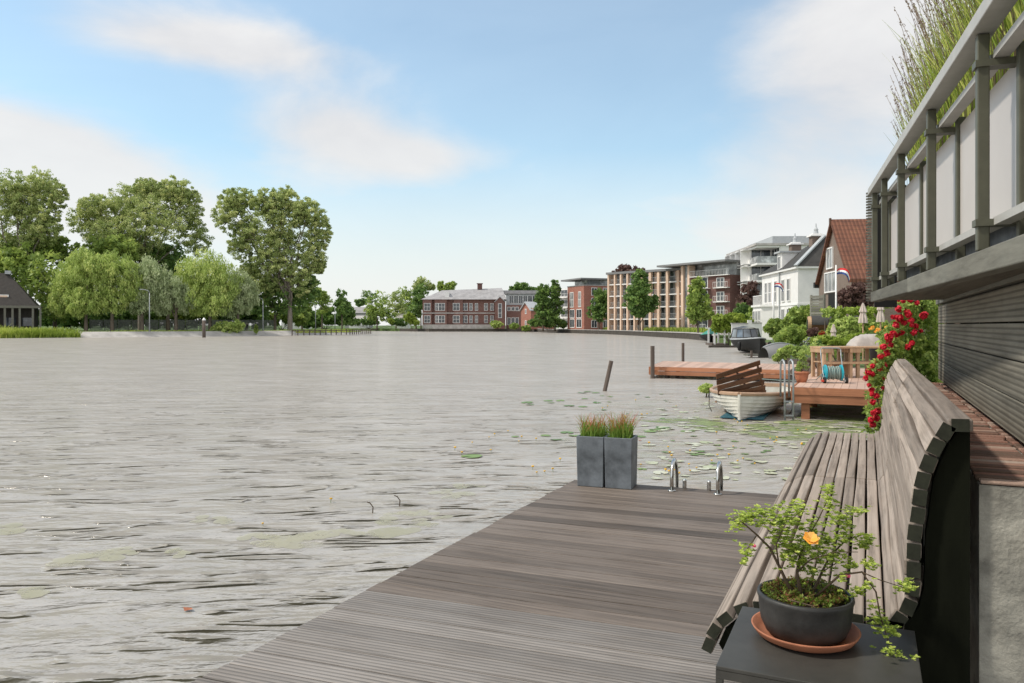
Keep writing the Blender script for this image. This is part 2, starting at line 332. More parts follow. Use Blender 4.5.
# ---------------- world, sun, camera ----------------
w=bpy.data.worlds.new('World'); sc.world=w; w.use_nodes=True
SUN_AZ=R(-118)      # bearing of the sun measured from +Y towards +X
SUN_EL=R(50)
def world():
    t=w.node_tree; t.nodes.clear(); L=t.links.new
    def N(k): return t.nodes.new(k)
    def mth(op,a,b=None,c=None):
        n=N('ShaderNodeMath'); n.operation=op
        for i,x in enumerate((a,b,c)):
            if x is None: continue
            if isinstance(x,(int,float)): n.inputs[i].default_value=x
            else: L(x,n.inputs[i])
        return n.outputs[0]
    tc=N('ShaderNodeTexCoord'); D=tc.outputs['Generated']
    def dot(v):
        n=N('ShaderNodeVectorMath'); n.operation='DOT_PRODUCT'; L(D,n.inputs[0]); n.inputs[1].default_value=v; return n.outputs['Value']
    r=dot((K,S,0)); f=dot((-S,K,0)); z=dot((0,0,1))
    az=mth('ARCTAN2',r,f); el=mth('ARCSINE',z)
    cv=N('ShaderNodeCombineXYZ'); L(az,cv.inputs[0]); L(mth('MULTIPLY',el,2.2),cv.inputs[1])
    no=N('ShaderNodeTexNoise'); no.inputs['Scale'].default_value=3.0; no.inputs['Detail'].default_value=7; no.inputs['Roughness'].default_value=.55; no.inputs['Distortion'].default_value=.35; L(cv.outputs[0],no.inputs['Vector'])
    n=no.outputs['Fac']
    acc=None
    # soft cloud banks: azimuth, elevation, half widths, weight
    for (a0,e0,wa,we,k) in [(-.36,.325,.18,.036,1.0),(-.60,.19,.17,.055,.9),(-.23,.245,.11,.05,.85),(-.12,.21,.09,.03,.6),(-.60,.42,.22,.055,1.0),(-.5,.12,.35,.10,.7),(-.08,.17,.2,.10,.12),(.37,.22,.15,.15,.75),(.52,.38,.2,.14,.8),(.22,.08,.4,.10,.6),(1.3,.5,.5,.6,1.0),(-1.5,.5,.5,.6,1.0),(2.6,.7,.9,.7,1.1),(-2.6,.7,.9,.7,1.1),(0,1.35,3,.35,.8),(0.02,.44,.18,.035,.42)]:
        q=mth('ADD',mth('POWER',mth('DIVIDE',mth('SUBTRACT',az,a0),wa),2),mth('POWER',mth('DIVIDE',mth('SUBTRACT',el,e0),we),2))
        g=mth('MULTIPLY',mth('EXPONENT',mth('MULTIPLY',q,-1)),k)
        acc=g if acc is None else mth('ADD',acc,g)
    m=mth('ADD',acc,mth('MULTIPLY',mth('SUBTRACT',n,.5),1.5))
    rp=N('ShaderNodeMapRange'); rp.interpolation_type='SMOOTHSTEP'; rp.inputs[1].default_value=.28; rp.inputs[2].default_value=.95; L(m,rp.inputs[0])
    hz=N('ShaderNodeMapRange'); hz.interpolation_type='SMOOTHSTEP'; hz.inputs[1].default_value=.34; hz.inputs[2].default_value=-.02; L(el,hz.inputs[0])
    mask=mth('MAXIMUM',mth('ADD',mth('MULTIPLY',rp.outputs[0],.68),.26),hz.outputs[0])
    sky=N('ShaderNodeTexSky'); sky.sky_type='NISHITA'; sky.sun_disc=False; sky.sun_elevation=SUN_EL; sky.sun_rotation=SUN_AZ; sky.ozone_density=1.6
    tint=N('ShaderNodeMix'); tint.data_type='RGBA'; tint.blend_type='MULTIPLY'; tint.inputs[0].default_value=1; L(sky.outputs[0],tint.inputs[6]); tint.inputs[7].default_value=(.80,1.0,.95,1)
    b1=N('ShaderNodeBackground'); L(tint.outputs[2],b1.inputs[0]); b1.inputs[1].default_value=.21
    cr=N('ShaderNodeValToRGB'); e=cr.color_ramp.elements; e[0].position=.35; e[0].color=(.74,.73,.745,1); e[1].position=.65; e[1].color=(.92,.905,.89,1); L(n,cr.inputs[0])
    cm=N('ShaderNodeMix'); cm.data_type='RGBA'; L(hz.outputs[0],cm.inputs[0]); L(cr.outputs[0],cm.inputs[6]); cm.inputs[7].default_value=(.90,.905,.89,1)
    bk=N('ShaderNodeMapRange'); bk.inputs[1].default_value=.25; bk.inputs[2].default_value=-.5; bk.inputs[3].default_value=1.0; bk.inputs[4].default_value=1.35; L(f,bk.inputs[0])  # unseen sky behind the camera made brighter, added as fill light
    b2=N('ShaderNodeBackground'); L(cm.outputs[2],b2.inputs[0]); L(bk.outputs[0],b2.inputs[1])
    mx=N('ShaderNodeMixShader'); L(mask,mx.inputs[0]); L(b1.outputs[0],mx.inputs[1]); L(b2.outputs[0],mx.inputs[2])
    o=N('ShaderNodeOutputWorld'); L(mx.outputs[0],o.inputs[0])
world()
sl=bpy.data.lights.new('sun','SUN'); sl.energy=3.2; sl.angle=R(4); sl.color=(1,.94,.84)
so=bpy.data.objects.new('sun',sl); C.objects.link(so)
sd=Vector((math.sin(SUN_AZ)*math.cos(SUN_EL), math.cos(SUN_AZ)*math.cos(SUN_EL), math.sin(SUN_EL)))
so.rotation_euler=sd.to_track_quat('Z','Y').to_euler(); so.location=(-20,10,30)
cd=bpy.data.cameras.new('camera'); cam=bpy.data.objects.new('camera',cd); C.objects.link(cam); sc.camera=cam
cam.location=(0,0,EYE); cam.rotation_euler=(R(90),0,TH); cd.sensor_width=36; cd.lens=36*F/1024; cd.shift_y=-16.5/1024; cd.clip_end=3000; cd.clip_start=.05
sc.view_settings.view_transform='Standard'; sc.view_settings.look='None'; sc.view_settings.exposure=0
sc.cycles.max_bounces=6; sc.cycles.transparent_max_bounces=8; sc.cycles.sample_clamp_indirect=4

M['leaf_moss']=m_leaf('leaf_moss_red',[(.1,(.1,.17,.02)),(.45,(.24,.34,.05)),(.62,(.22,.12,.05)),(.95,(.34,.09,.06))])
# ---------------- foliage ----------------
def leafcloud(cen, rad, n, size, droop=0.0, vb=None, aspect=1.8, shell=.45):
    """n leaf quads in each of the ellipsoid clumps; returns quads (N,4,3) and attribute (N,)"""
    cen=np.asarray(cen,float).reshape(-1,3); rad=np.asarray(rad,float)
    if rad.ndim==1: rad=np.repeat(rad[:,None],3,1)
    m=len(cen); N=m*n
    d=rng.normal(size=(N,3)); d/=np.linalg.norm(d,axis=1)[:,None]
    r=rng.random(N)**shell
    ci=np.repeat(np.arange(m),n)
    p=cen[ci]+d*r[:,None]*rad[ci]
    a=rng.normal(size=(N,3)); a[:,2]-=droop*2.5; a/=np.linalg.norm(a,axis=1)[:,None]
    b=np.cross(a,d+rng.normal(size=(N,3))*.6); b/=(np.linalg.norm(b,axis=1)[:,None]+1e-9)
    s=size*(.6+.8*rng.random(N))[:,None]
    a=a*s; b=b*s/aspect
    q=np.stack([p-a,p-b*.9,p+a,p+b*.9],1)
    if vb is None: vb=rng.random(m)
    v=np.clip(np.asarray(vb)[ci]*.55+rng.random(N)*.45,0,1)
    return q,v
def blades(base, h, w, lean=.25, lv=None, seg=2, dirx=None, bend=1.0):
    """upright grass blades rooted at base (N,3)"""
    base=np.asarray(base,float); N=len(base); h=np.broadcast_to(np.asarray(h,float),(N,))
    an=rng.random(N)*2*np.pi; ld=np.stack([np.cos(an),np.sin(an),np.zeros(N)],1)
    le=lean*rng.random(N)[:,None]*ld
    if dirx is not None: le=le+np.asarray(dirx)*rng.random(N)[:,None]
    an2=rng.random(N)*np.pi; wd=np.stack([np.cos(an2),np.sin(an2),np.zeros(N)],1)*w
    out=[];v=rng.random(N) if lv is None else lv; vs=[]
    prev=base; pw=wd
    for i in range(1,seg+1):
        t=i/seg; c=base+np.stack([le[:,0]*t**(1+bend)*h,le[:,1]*t**(1+bend)*h,h*t],1); cw=wd*(1-t*.9)
        out.append(np.stack([prev-pw,prev+pw,c+cw,c-cw],1)); vs.append(v); prev=c; pw=cw
    return np.concatenate(out),np.concatenate(vs)
def limb(mb, a, b, r0, r1, n=6, seg=5, wob=.06):
    a=Vector(a); b=Vector(b); L=(b-a).length; pts=[]; rs=[]
    for i in range(seg+1):
        t=i/seg; p=a.lerp(b,t); p.z+=math.sin(t*math.pi)*-L*.04
        if 0<i<seg: p+=Vector([random.uniform(-1,1)*L*wob for _ in range(3)])
        pts.append(p); rs.append(r0+(r1-r0)*t)
    mb.tube(pts,rs,n)
def tree(name, label, px, d, zb, lobes, mat, leaf=.3, dens=1.0, cl=.24, bark='bark', tr=.35, group=None, cat='tree', droop=0, nl=34, airy=0.0, depth=1.0, aspect=1.8, trunk_to=None, tpx=None, limbs=True):
    """lobes: (px, py, rx_px, ry_px) of the crown's masses as bearings/heights at depth d"""
    base=W(tpx if tpx is not None else px,d,zb); root=thing(name,label,cat,base,0,group)
    s=d/F; cen=[];rad=[];vb=[]
    tk=MB(); top=None
    zs=[ZZ(l[1],d) for l in lobes]; zlow=min(ZZ(l[1]+l[3],d) for l in lobes)
    tz=zlow+.25*(max(zs)-zlow) if trunk_to is None else ZZ(trunk_to,d)
    ttop=Vector((0,0,tz-zb))
    for (lx,ly,rx,ry) in lobes:
        dd=random.uniform(-.35,.35)*rx*s*depth
        c=W(lx,d+dd,ZZ(ly,d))-base; RX=rx*s; RY=ry*s; rc=max(cl*min(RX,RY)*1.3,leaf*1.2)
        vol=RX*RX*RY; n=int(max(8,1.25*dens*vol/(rc**3))); n=min(n,260)
        for _ in range(n):
            v=rng.normal(size=3); v/=np.linalg.norm(v); r=random.random()**(.42)
            q=np.array(c)+v*r*np.array([RX,RX*depth,RY])*(1-.12*random.random())
            cen.append(q); k=random.uniform(.6,1.25)*rc; rad.append([k,k,k*(.75+.5*droop)]); vb.append(min(1,max(0,.5+random.gauss(0,.24))))
        if limbs:
            limb(tk,ttop*random.uniform(.55,1),c+Vector((0,0,RY*.3)),tr*.5,tr*.1,5,5)
            for _ in range(4 if airy else 2):
                e=Vector(cen[random.randrange(len(cen)-n,len(cen))]); limb(tk,c-Vector((0,0,RY*.35)),e,tr*.22,tr*.05,4,3)
    q,v=leafcloud(cen,rad,nl,leaf,droop,vb,aspect)
    lm=MB(); lm.quads(q,v)
    tk.tube([(0,0,-.3),(0,0,.3),(random.uniform(-.1,.1)*tr,0,ttop.z*.5),ttop,ttop*1.2],[tr*1.35,tr,tr*.8,tr*.6,tr*.3],8)
    tk.build('trunk',M[bark],root,smooth=True)
    lm.build('crown',M[mat],root)
    return root
def bush(name, label, lobes, d, zb, mat, leaf=.1, nl=40, dens=1.0, cl=.3, depth=1.0, cat='shrub', group=None, flowers=None):
    px=sum(l[0] for l in lobes)/len(lobes); base=W(px,d,zb); s=d/F
    root=thing(name,label,cat,base,0,group); cen=[];rad=[];vb=[]; tk=MB()
    for (lx,ly,rx,ry) in lobes:
        c=W(lx,d,ZZ(ly,d))-base; RX=rx*s;RY=ry*s; rc=cl*min(RX,RY)*1.2
        n=int(min(260,max(14,dens*RX*RX*RY/(rc**3)*1.0)))
        for _ in range(n):
            v=rng.normal(size=3); v/=np.linalg.norm(v); r=random.random()**.35
            cen.append(np.array(c)+v*r*np.array([RX,RX*depth,RY])*.9); k=random.uniform(.7,1.2)*rc; rad.append([k,k,k*.8]); vb.append(min(1,max(0,.5+random.gauss(0,.22))))
        limb(tk,(0,0,-.05),c,.03*max(1,RX),.01,5,3)
        limb(tk,(.05,0,-.05),c+Vector((RX*.4,0,RY*.3)),.02*max(1,RX),.006,5,3)
    q,v=leafcloud(cen,rad,nl,leaf,0,vb,1.7); mb=MB(); mb.quads(q,v)
    tk.build('stem',M['bark'],root); mb.build('foliage',M[mat],root)
    if flowers:
        fm,fs,nf=flowers; q,v=leafcloud(np.array(cen)[rng.integers(0,len(cen),nf)],np.full(nf,.5*leaf),7,fs,0,None,1.1); o=MB(); o.quads(q,v); o.build('blossom',M[fm],root)
    return root
# ---------------- the setting: water and land ----------------
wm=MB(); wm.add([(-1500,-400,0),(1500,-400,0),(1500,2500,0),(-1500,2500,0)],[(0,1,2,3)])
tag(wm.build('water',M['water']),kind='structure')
def P2(px,d): v=W(px,d); return (v.x,v.y)
LB=[P2(-420,88),P2(-120,104),P2(0,114),P2(82,120),P2(204,130),P2(280,142),P2(335,156),P2(357,170)]
tip=[P2(355,185),P2(335,215),P2(300,260)]
far=[P2(250,330),P2(330,300),P2(345,270),P2(400,238),P2(430,225),P2(533,222),P2(548,196),P2(570,184),P2(612,158),P2(642,135),P2(690,106),P2(712,90),P2(716,80)]
near=[P2(745,66),P2(776,56),P2(783,42),P2(787,31),(0.1,25.5),(0.25,20),(0.33,12),(0.33,7.9)]
def land(name, outline, z, m, zb=-1.0):
    mb=MB(); mb.prism(outline,zb,z,'z'); return tag(mb.build(name,m),kind='structure')
land('left_bank', LB+tip+[P2(200,330),P2(-900,900)], .85, M['grass'])
land('far_bank', far+[P2(1300,90),P2(2200,300),P2(1100,1900),P2(200,1900),P2(-700,1500)], .75, M['grass'])
land('garden_ground', near+[(9,7.9),(30,8),(60,60),P2(1000,92)]+[P2(760,88),P2(716,80)], .55, M['grass'])
# pale stone slope along the left bank
def offs(poly, o):
    out=[]
    for i,p in enumerate(poly):
        a=Vector(poly[max(i-1,0)]); b=Vector(poly[min(i+1,len(poly)-1)]); t=(b-a).normalized(); nrm=Vector((-t.y,t.x)); out.append((p[0]+nrm.x*o,p[1]+nrm.y*o))
    return out
def strip(name, line, o0, z0, o1, z1, m):
    A=offs(line,o0); B=offs(line,o1); mb=MB()
    vs=[(p[0],p[1],z0) for p in A]+[(p[0],p[1],z1) for p in B]; n=len(A)
    mb.add(vs,[(i,i+1,n+i+1,n+i) for i in range(n-1)]); return tag(mb.build(name,m),kind='structure')
strip('bank_slope', LB, -2.6, -.15, .05, .87, M['concrete_light'])
strip('bank_path', LB, 3.4, .862, 7.5, .866, M['paving'])
strip('promenade', far[4:12], .02, .758, 5.5, .758, M['paving'])
qm=MB()
for i in range(3,12):
    a,b=far[i],far[i+1]; qm.bar((a[0],a[1],.33),(b[0],b[1],.33),.35,.98,random.random())
tag(qm.build('quay_edge',M['quaywall']),kind='structure')
qc=MB()
for i in range(5,12):
    a,b=far[i],far[i+1]; qc.bar((a[0],a[1],.84),(b[0],b[1],.84),.5,.12,random.random())
tag(qc.build('quay_kerb',M['concrete_light']),kind='structure')
gq=MB()
for i in range(0,len(near)-1):
    a,b=near[i],near[i+1]; gq.bar((a[0],a[1],.15),(b[0],b[1],.15),.12,.86,random.random())
tag(gq.build('garden_bank_boards',M['post']),kind='structure')
# reeds and rough grass along the left bank
def scatter_line(line, n, o0, o1, i0=0.0, i1=1.0):
    A=np.array(line); T=rng.random(n)*(i1-i0)+i0; x=T*(len(A)-1); i=np.minimum(x.astype(int),len(A)-2); f=(x-i)[:,None]
    p=A[i]*(1-f)+A[i+1]*f; t=A[i+1]-A[i]; t/=np.linalg.norm(t,axis=1)[:,None]; o=(o0+(o1-o0)*rng.random(n))[:,None]
    return p+np.stack([-t[:,1],t[:,0]],1)*o
def reeds(name, line, n, o0,o1,i0,i1,h0,h1,z,w,mat='leaf_grass'):
    p=scatter_line(line,n,o0,o1,i0,i1); b=np.concatenate([p,np.full((n,1),z)],1)
    hh=(h0+(h1-h0)*rng.random(n))*(.72+.28*np.sin(p[:,0]*.9)*np.sin(p[:,0]*.37+1))
    q,v=blades(b,hh,w*1.3,.8); v=np.clip(v*.6+.2+.25*np.sin(np.tile(p[:,0],2)*.7),0,1); mb=MB(); mb.quads(q,v); return tag(mb.build(name,M[mat]),kind='stuff')
tag(reeds('reeds',LB[:4],12000,-2.6,1.5,0,.985,1.1,2.3,0,.06),'tall green reeds along the left shore in front of the thatched pavilion','reeds')
tag(reeds('bank_grass',LB[3:],5000,.1,2.2,0,.98,.15,.4,.8,.05),'low dry grass along the top of the pale stone bank','grass')
tag(reeds('tall_grass',LB[5:],7000,-1.2,1.5,.1,.98,.5,1.1,.2,.06),'rough yellow green grass on the point behind the row of piles','grass')
p=offs(far[4:12],6.8)
for i,(nm,mt,lb) in enumerate((('flower_border','leaf_lime','yellow green flowering border in front of the flats'),('border_grass','leaf_grass','straw coloured grasses mixed in the border along the promenade'))):
    n=6000; q=scatter_line(far[4:12],n,5.8,8.2,.25,.99); b=np.concatenate([q,np.full((n,1),.7)],1)
    qq,v=blades(b,.35+.55*rng.random(n),.07,.5); mb=MB(); mb.quads(qq,v); tag(mb.build(nm,M[mt]),lb,'border plants',kind='stuff')
# ---------------- left bank ----------------
tree('tall_poplar','airy tall poplar at the far left edge above the thatched pavilion',22,138,.8,[(8,190,22,24),(38,186,24,20),(56,196,12,15),(20,215,26,24),(48,222,16,22),(-20,200,28,40),(5,250,30,25),(25,205,22,20),(40,232,20,20)],'leaf_poplar',.17,.55,.145,'bark_pale',.4,'tall poplars on the left bank',airy=1,nl=46)
tree('tall_poplar','broad tall poplar with two peaks rising behind the pale willows',140,148,.8,[(100,208,26,16),(85,222,18,18),(130,200,22,20),(150,188,20,12),(176,190,20,14),(188,208,16,22),(160,222,34,26),(120,235,34,22),(195,235,18,22),(150,210,26,20),(140,250,30,20),(110,232,22,20)],'leaf_poplar',.17,.55,.145,'bark_pale',.4,'tall poplars on the left bank',airy=1,nl=46)
tree('tall_poplar','huge many stemmed poplar standing nearest the open point',290,146,.8,[(238,200,20,14),(228,216,16,18),(262,202,14,14),(285,198,16,14),(308,212,17,15),(320,232,13,20),(312,252,17,20),(290,228,26,24),(260,232,24,24),(240,246,16,16),(275,262,26,20),(300,276,18,20),(250,270,12,14),(318,266,9,8),(276,212,16,20),(276,246,24,20),(246,230,14,16),(262,285,24,14),(300,215,12,14)],'leaf_poplar',.17,.52,.14,'bark_pale',.5,'tall poplars on the left bank',airy=1,nl=46,trunk_to=285)
tree('broad_tree','dark dense tree standing right behind the thatched pavilion',55,134,.8,[(40,280,26,30),(62,296,20,26),(22,268,24,26),(5,262,30,20),(75,285,16,22)],'leaf_mid',.36,1.0,.25)
tree('broad_tree','mid green round tree above the pavilion roof',30,142,.8,[(10,250,26,16),(40,248,24,14),(62,252,16,16),(95,250,20,14),(118,250,22,14)],'leaf_mid',.34,1,.24)
tree('broad_tree','dark green tree in the gap between the two groups of willows',168,150,.8,[(165,255,18,16),(176,272,20,20),(150,270,16,22)],'leaf_dark',.36,1,.25)
wl=[('pale green willow nearest the pavilion',86,127,[(70,284,19,24),(86,268,22,18),(98,288,20,26),(60,302,12,15),(82,302,18,15)],'leaf_light'),
('rounded pale willow in the middle of the row on the left bank',112,128,[(116,269,19,18),(130,284,17,24),(112,298,18,18),(102,268,12,14)],'leaf_light'),
('greyish willow with the lamp post standing in front of it',142,130,[(148,276,21,18),(154,292,20,19),(140,302,18,14),(165,284,12,14)],'leaf_pale'),
('low drooping pale willow just right of the lamp post',176,131,[(172,292,16,18),(184,299,13,15),(164,305,13,11)],'leaf_pale'),
('bright green willow leaning over the palisade fence',210,134,[(203,271,25,21),(188,285,18,20),(222,282,20,22),(208,299,30,17)],'leaf_light'),
('pale willow overhanging the second lamp post',238,136,[(236,288,17,21),(246,296,13,19),(230,304,18,13)],'leaf_pale')]
for lb,tp,d,lo,mt in wl:
    tree('willow_tree',lb,tp,d,.85,lo,mt,.21,1.05,.19,'bark',.32,'pollard willows along the left path',droop=.9,nl=60,aspect=3.0,depth=.9)
tree('broad_tree','dark leafy tree filling the foot of the huge poplar',275,148,.8,[(272,292,20,18),(290,300,18,18),(262,302,14,14),(308,288,12,16)],'leaf_dark',.34,1,.25,tr=.3)
for lb,tp,d,lo,mt in [('small round tree just right of the huge poplar',302,172,[(300,298,10,14),(306,306,9,12)],'leaf_mid'),
 ('light green round tree at the middle of the point',322,178,[(322,302,11,13),(318,294,8,7)],'leaf_mid'),
 ('dark round tree last before the water on the point',342,185,[(341,300,9,10),(343,308,9,9)],'leaf_dark')]:
    tree('round_tree',lb,tp,d,.8,lo,mt,.3,1,.26,tr=.2)
for i,(x0,x1,d,mt,lb) in enumerate([(40,100,152,'leaf_dark','dark undergrowth behind the fence beside the pavilion'),(100,160,154,'leaf_dark','dark undergrowth behind the fence under the middle willows'),(150,215,156,'leaf_mid','green undergrowth behind the fence under the bright willow'),(205,262,158,'leaf_dark','dark undergrowth behind the fence left of the huge poplar'),(258,305,164,'leaf_mid','mixed undergrowth at the foot of the huge poplar'),(300,350,190,'leaf_dark','low dark undergrowth behind the small trees on the point')]):
    bush('undergrowth',lb,[(x0+(x1-x0)*(k+.5)/5,316-random.uniform(0,3)+(2 if x0>=300 else 0),(x1-x0)/5*1.0,14 if x0<258 else 10) for k in range(5)],d,.8,mt,.42,70,cat='undergrowth')
# thatched pavilion
def pavilion():
    r=thing('pavilion','dark thatched pavilion with a post lined porch at the left edge','pavilion',W(35,122,.85),R(30))
    r.rotation_euler=(0,0,TH+R(28)); L=122/F/1.17
    def X(px): return (px-35)*L
    def Z(py): return ZZ(py,122)-.85
    zE=Z(306); b=MB(); x0,x1=X(-60),X(37)
    b.add([(x0,0,zE),(x1,0,zE),(x1,12,zE),(x0,12,zE),(X(-25),5.5,Z(271)),(X(5),5.5,Z(272))],[(0,1,5,4),(1,2,5),(2,3,4,5),(3,0,4),(0,3,2,1)])
    b.build('roof',M['thatch'],r)
    c=MB(); c.box(X(2),X(8),4.9,6.1,Z(273),Z(269.5)); c.build('ridge_cap',M['lead'],r)
    w_=MB(); w_.box(X(-55),X(34),1.9,11,0,zE-.05); w_.build('wall',M['thatch'],r)
    f=MB(); f.box(x0,X(41),-.5,-.1,zE-.35,zE+.03); f.box(X(37),X(41),-.1,6,zE-.2,zE); f.build('porch_beam',M['beam'],r)
    for px in (-20,-8,5.5,13,20,33,40.5):
        m=MB(); m.box(X(px)-.14,X(px)+.14,-.42,-.16,0,zE-.35); m.build('post',M['beam'],r)
    s_=MB(); s_.box(-.65,.65,-.1,.06,-.5,.5); sk=s_.build('skylight',M['whitepaint'],r,loc=(X(3.2),1.55,Z(298))); 
    g=MB(); g.box(-.5,.5,-.14,-.11,-.38,.38); g.build('pane',M['tan'],sk)
    for px in (-30,-12,9,27):
        k=MB(); k.box(X(px)-.8,X(px)+.8,1.82,1.88,.9,2.2); k.build('window',M['glass'],r)
pavilion()
def lamp(px,d,pyt,label,arm=-1):
    r=thing('street_lamp',label,'lamp post',W(px,d,.85),TH,'lamp posts on the left bank')
    h=ZZ(pyt,d)-.85; m=MB(); m.tube([(0,0,0),(0,0,h*.4),(0,0,h-.5)],[.11,.08,.06],8); m.build('pole',M['galv'],r,smooth=True)
    a=MB(); a.tube([(0,0,h-.5),(arm*.15,0,h-.15),(arm*.5,0,h),(arm*1.2,0,h+.08)],.05,6); a.build('arm',M['galv'],r,smooth=True)
    l_=MB(); l_.box(arm*1.2-.35,arm*1.2+.35,-.12,.12,h+.02,h+.14); l_.build('lamp_head',M['galv'],r,bevel=.03)
lamp(149.5,124,290,'grey curved lamp post on the pale bank left of the fence')
lamp(263,139,298,'lamp post with curved arm between the willow and the huge poplar')
lamp(315.5,165,303,'slim lamp post in front of the light green tree on the point')
lamp(335,176,305,'farthest slim lamp post at the tip of the point')
# palisade fence
def fence():
    a=P2(90,146); b=P2(276,156); L=math.dist(a,b); r=thing('palisade_fence','long grey palisade fence behind the willows on the left bank','fence',(a[0],a[1],.85),math.atan2(b[1]-a[1],b[0]-a[0]))
    n=14
    for i in range(n):
        m=MB(); x0=L*i/n+.12; x1=L*(i+1)/n-.12; k=0
        x=x0
        while x<x1-.1: m.box(x,x+.11,-.02,.02,.1,2.05+random.uniform(-.03,.03),random.random()); x+=.16
        m.box(x0,x1,.03,.07,.5,.58); m.box(x0,x1,.03,.07,1.6,1.68); m.build('panel',M['fencemetal'],r)
    for i in range(n+1):
        m=MB(); m.box(L*i/n-.06,L*i/n+.06,-.06,.06,0,2.2); m.build('post',M['fencemetal'],r)
fence()
# mooring post and piles
r=thing('mooring_post','thick green stained mooring post with a white cap in front of the left bank','mooring post',W(204,118,0))
m=MB(); m.tube([(0,0,-1),(0,0,2.6)],.26,12); m.build('pile',M['post'],r,smooth=True); m=MB(); m.tube([(0,0,2.6),(0,0,2.75),(0,0,3.0)],[.27,.25,.05],12); m.build('cap',M['whitepaint'],r)
for i in range(22):
    PL=offs(LB,-3.1)[5:]; t=i/21*.999*(len(PL)-1); k=int(t); f_=t-k; v=Vector((PL[k][0]*(1-f_)+PL[k+1][0]*f_,PL[k][1]*(1-f_)+PL[k+1][1]*f_))
    m=MB(); m.tube([(0,0,-1),(random.uniform(-.08,.08),0,random.uniform(.95,1.35))],.1,6); o=m.build('pile',M['post'],loc=(v.x,v.y,0))
    tag(o,'thin dark timber pile in the row before the grassy point','pile','row of timber piles before the grassy point')
m=MB(); PL=offs(LB,-3.1)[5:]
for k in range(len(PL)-1): m.bar((PL[k][0],PL[k][1],.85),(PL[k+1][0],PL[k+1][1],.85),.12,.16)
m.bar((PL[-1][0],PL[-1][1],.85),(PL[-1][0]+1,PL[-1][1]+.4,.85),.12,.16); tag(m.build('waling_beam',M['post']),'thin horizontal beam joining the timber piles before the point','beam')
bush('reed_clump','large bright green reed clump on the stone slope left of the seated person',[(226,328,13,7),(237,326,8,7),(216,330,7,5)],134,.1,'leaf_light',.18,30)
bush('reed_clump','small upright green clump on the stone slope right of the seated person',[(256,329,1.8,5)],136,.1,'leaf_mid',.16,30)
# person sitting on the path edge
def person():
    r=thing('person','person in dark clothes sitting on the bank in front of the fence','person',W(247,140,.87),TH)
    me=bpy.data.meshes.new('body'); 
    vs=[(0,0,.47),(0,.02,.72),(0,.03,.98),(0,0,1.1),(.0,-.02,1.25),(.1,0,.46),(.13,-.42,.5),(.13,-.48,.06),(.13,-.62,.03),(-.1,0,.46),(-.13,-.42,.5),(-.13,-.48,.06),(-.13,-.62,.03),(.2,.02,1.0),(.25,-.1,.74),(.14,-.33,.6),(-.2,.02,1.0),(-.25,-.1,.74),(-.14,-.33,.6)]
    es=[(0,1),(1,2),(2,3),(3,4),(0,5),(5,6),(6,7),(7,8),(0,9),(9,10),(10,11),(11,12),(2,13),(13,14),(14,15),(2,16),(16,17),(17,18)]
    me.from_pydata(vs,es,[]); me.materials.append(M['black']); o=place('body',me,r)
    o.modifiers.new('skin','SKIN'); sk=me.skin_vertices[0].data
    rr=[.16,.15,.17,.07,.1,.12,.09,.065,.05,.12,.09,.065,.05,.08,.055,.045,.08,.055,.045]
    for i,x in enumerate(rr): sk[i].radius=(x,x)
    sk[0].use_root=True; o.modifiers.new('subsurf','SUBSURF').render_levels=1
    h=MB(); h.lathe([(.02,1.05),(.11,1.12),(.125,1.25),(.1,1.38),(.03,1.42)],12); h.build('hair',M['bark'],r,smooth=True)
    s_=MB(); s_.box(-.3,.3,-.2,.22,0,.3); s_.build('seat_block',M['concrete'],r); 
person()
# ---------------- buildings ----------------
_wc={}
def window(par,x,z,w,h,y=0,rz=0,frame='whitepaint',nx=2,nz=1,glass='glass',fw=.08,name='window'):
    key=(round(w,2),round(h,2),frame,nx,nz,glass,fw)
    if key not in _wc:
        f=MB(); 
        f.box(-w/2,w/2,-.07,.03,0,fw); f.box(-w/2,w/2,-.07,.03,h-fw,h); f.box(-w/2,-w/2+fw,-.07,.03,fw,h-fw); f.box(w/2-fw,w/2,-.07,.03,fw,h-fw)
        for i in range(1,nx): xx=-w/2+w*i/nx; f.box(xx-fw*.35,xx+fw*.35,-.06,.02,fw,h-fw)
        for i in range(1,nz): zz=h*i/nz; f.box(-w/2+fw,w/2-fw,-.055,.015,zz-fw*.35,zz+fw*.35)
        g=MB(); g.box(-w/2+fw*.6,w/2-fw*.6,-.025,.0,fw*.6,h-fw*.6)
        _wc[key]=(f.mesh('window_frame',M[frame]),g.mesh('window_pane',M[glass]))
    a,b=_wc[key]
    o=place(name,a,par,(x,y,z),(0,0,rz)); place('pane',b,o); return o
def bld(name,label,cat,p1,d1,p2,d2,zb=.75):
    a=W(p1,d1,zb); b=W(p2,d2,zb); r=thing(name,label,cat,a,math.atan2(b.y-a.y,b.x-a.x)); return r,(b-a).length
def part(name,m,r,boxes,bevel=0,v=None):
    mb=MB()
    for b in boxes: mb.box(*b,v if v is not None else random.random())
    return mb.build(name,M[m],r,bevel=bevel)
def balcony(r,x0,x1,z,y=-1.1,rail='whitepaint',h=1.0,side=None):
    s=part('balcony',rail,r,[(x0,x1,y,-.005,z-.12,z)])
    mb=MB(); mb.box(x0,x1,y,y+.04,z+h-.05,z+h)
    n=max(2,int((x1-x0)/.35))
    for i in range(n+1): xx=x0+(x1-x0)*i/n; mb.box(xx-.015,xx+.015,y+.005,y+.035,z,z+h-.05)
    mb.build('railing',M[rail],s)
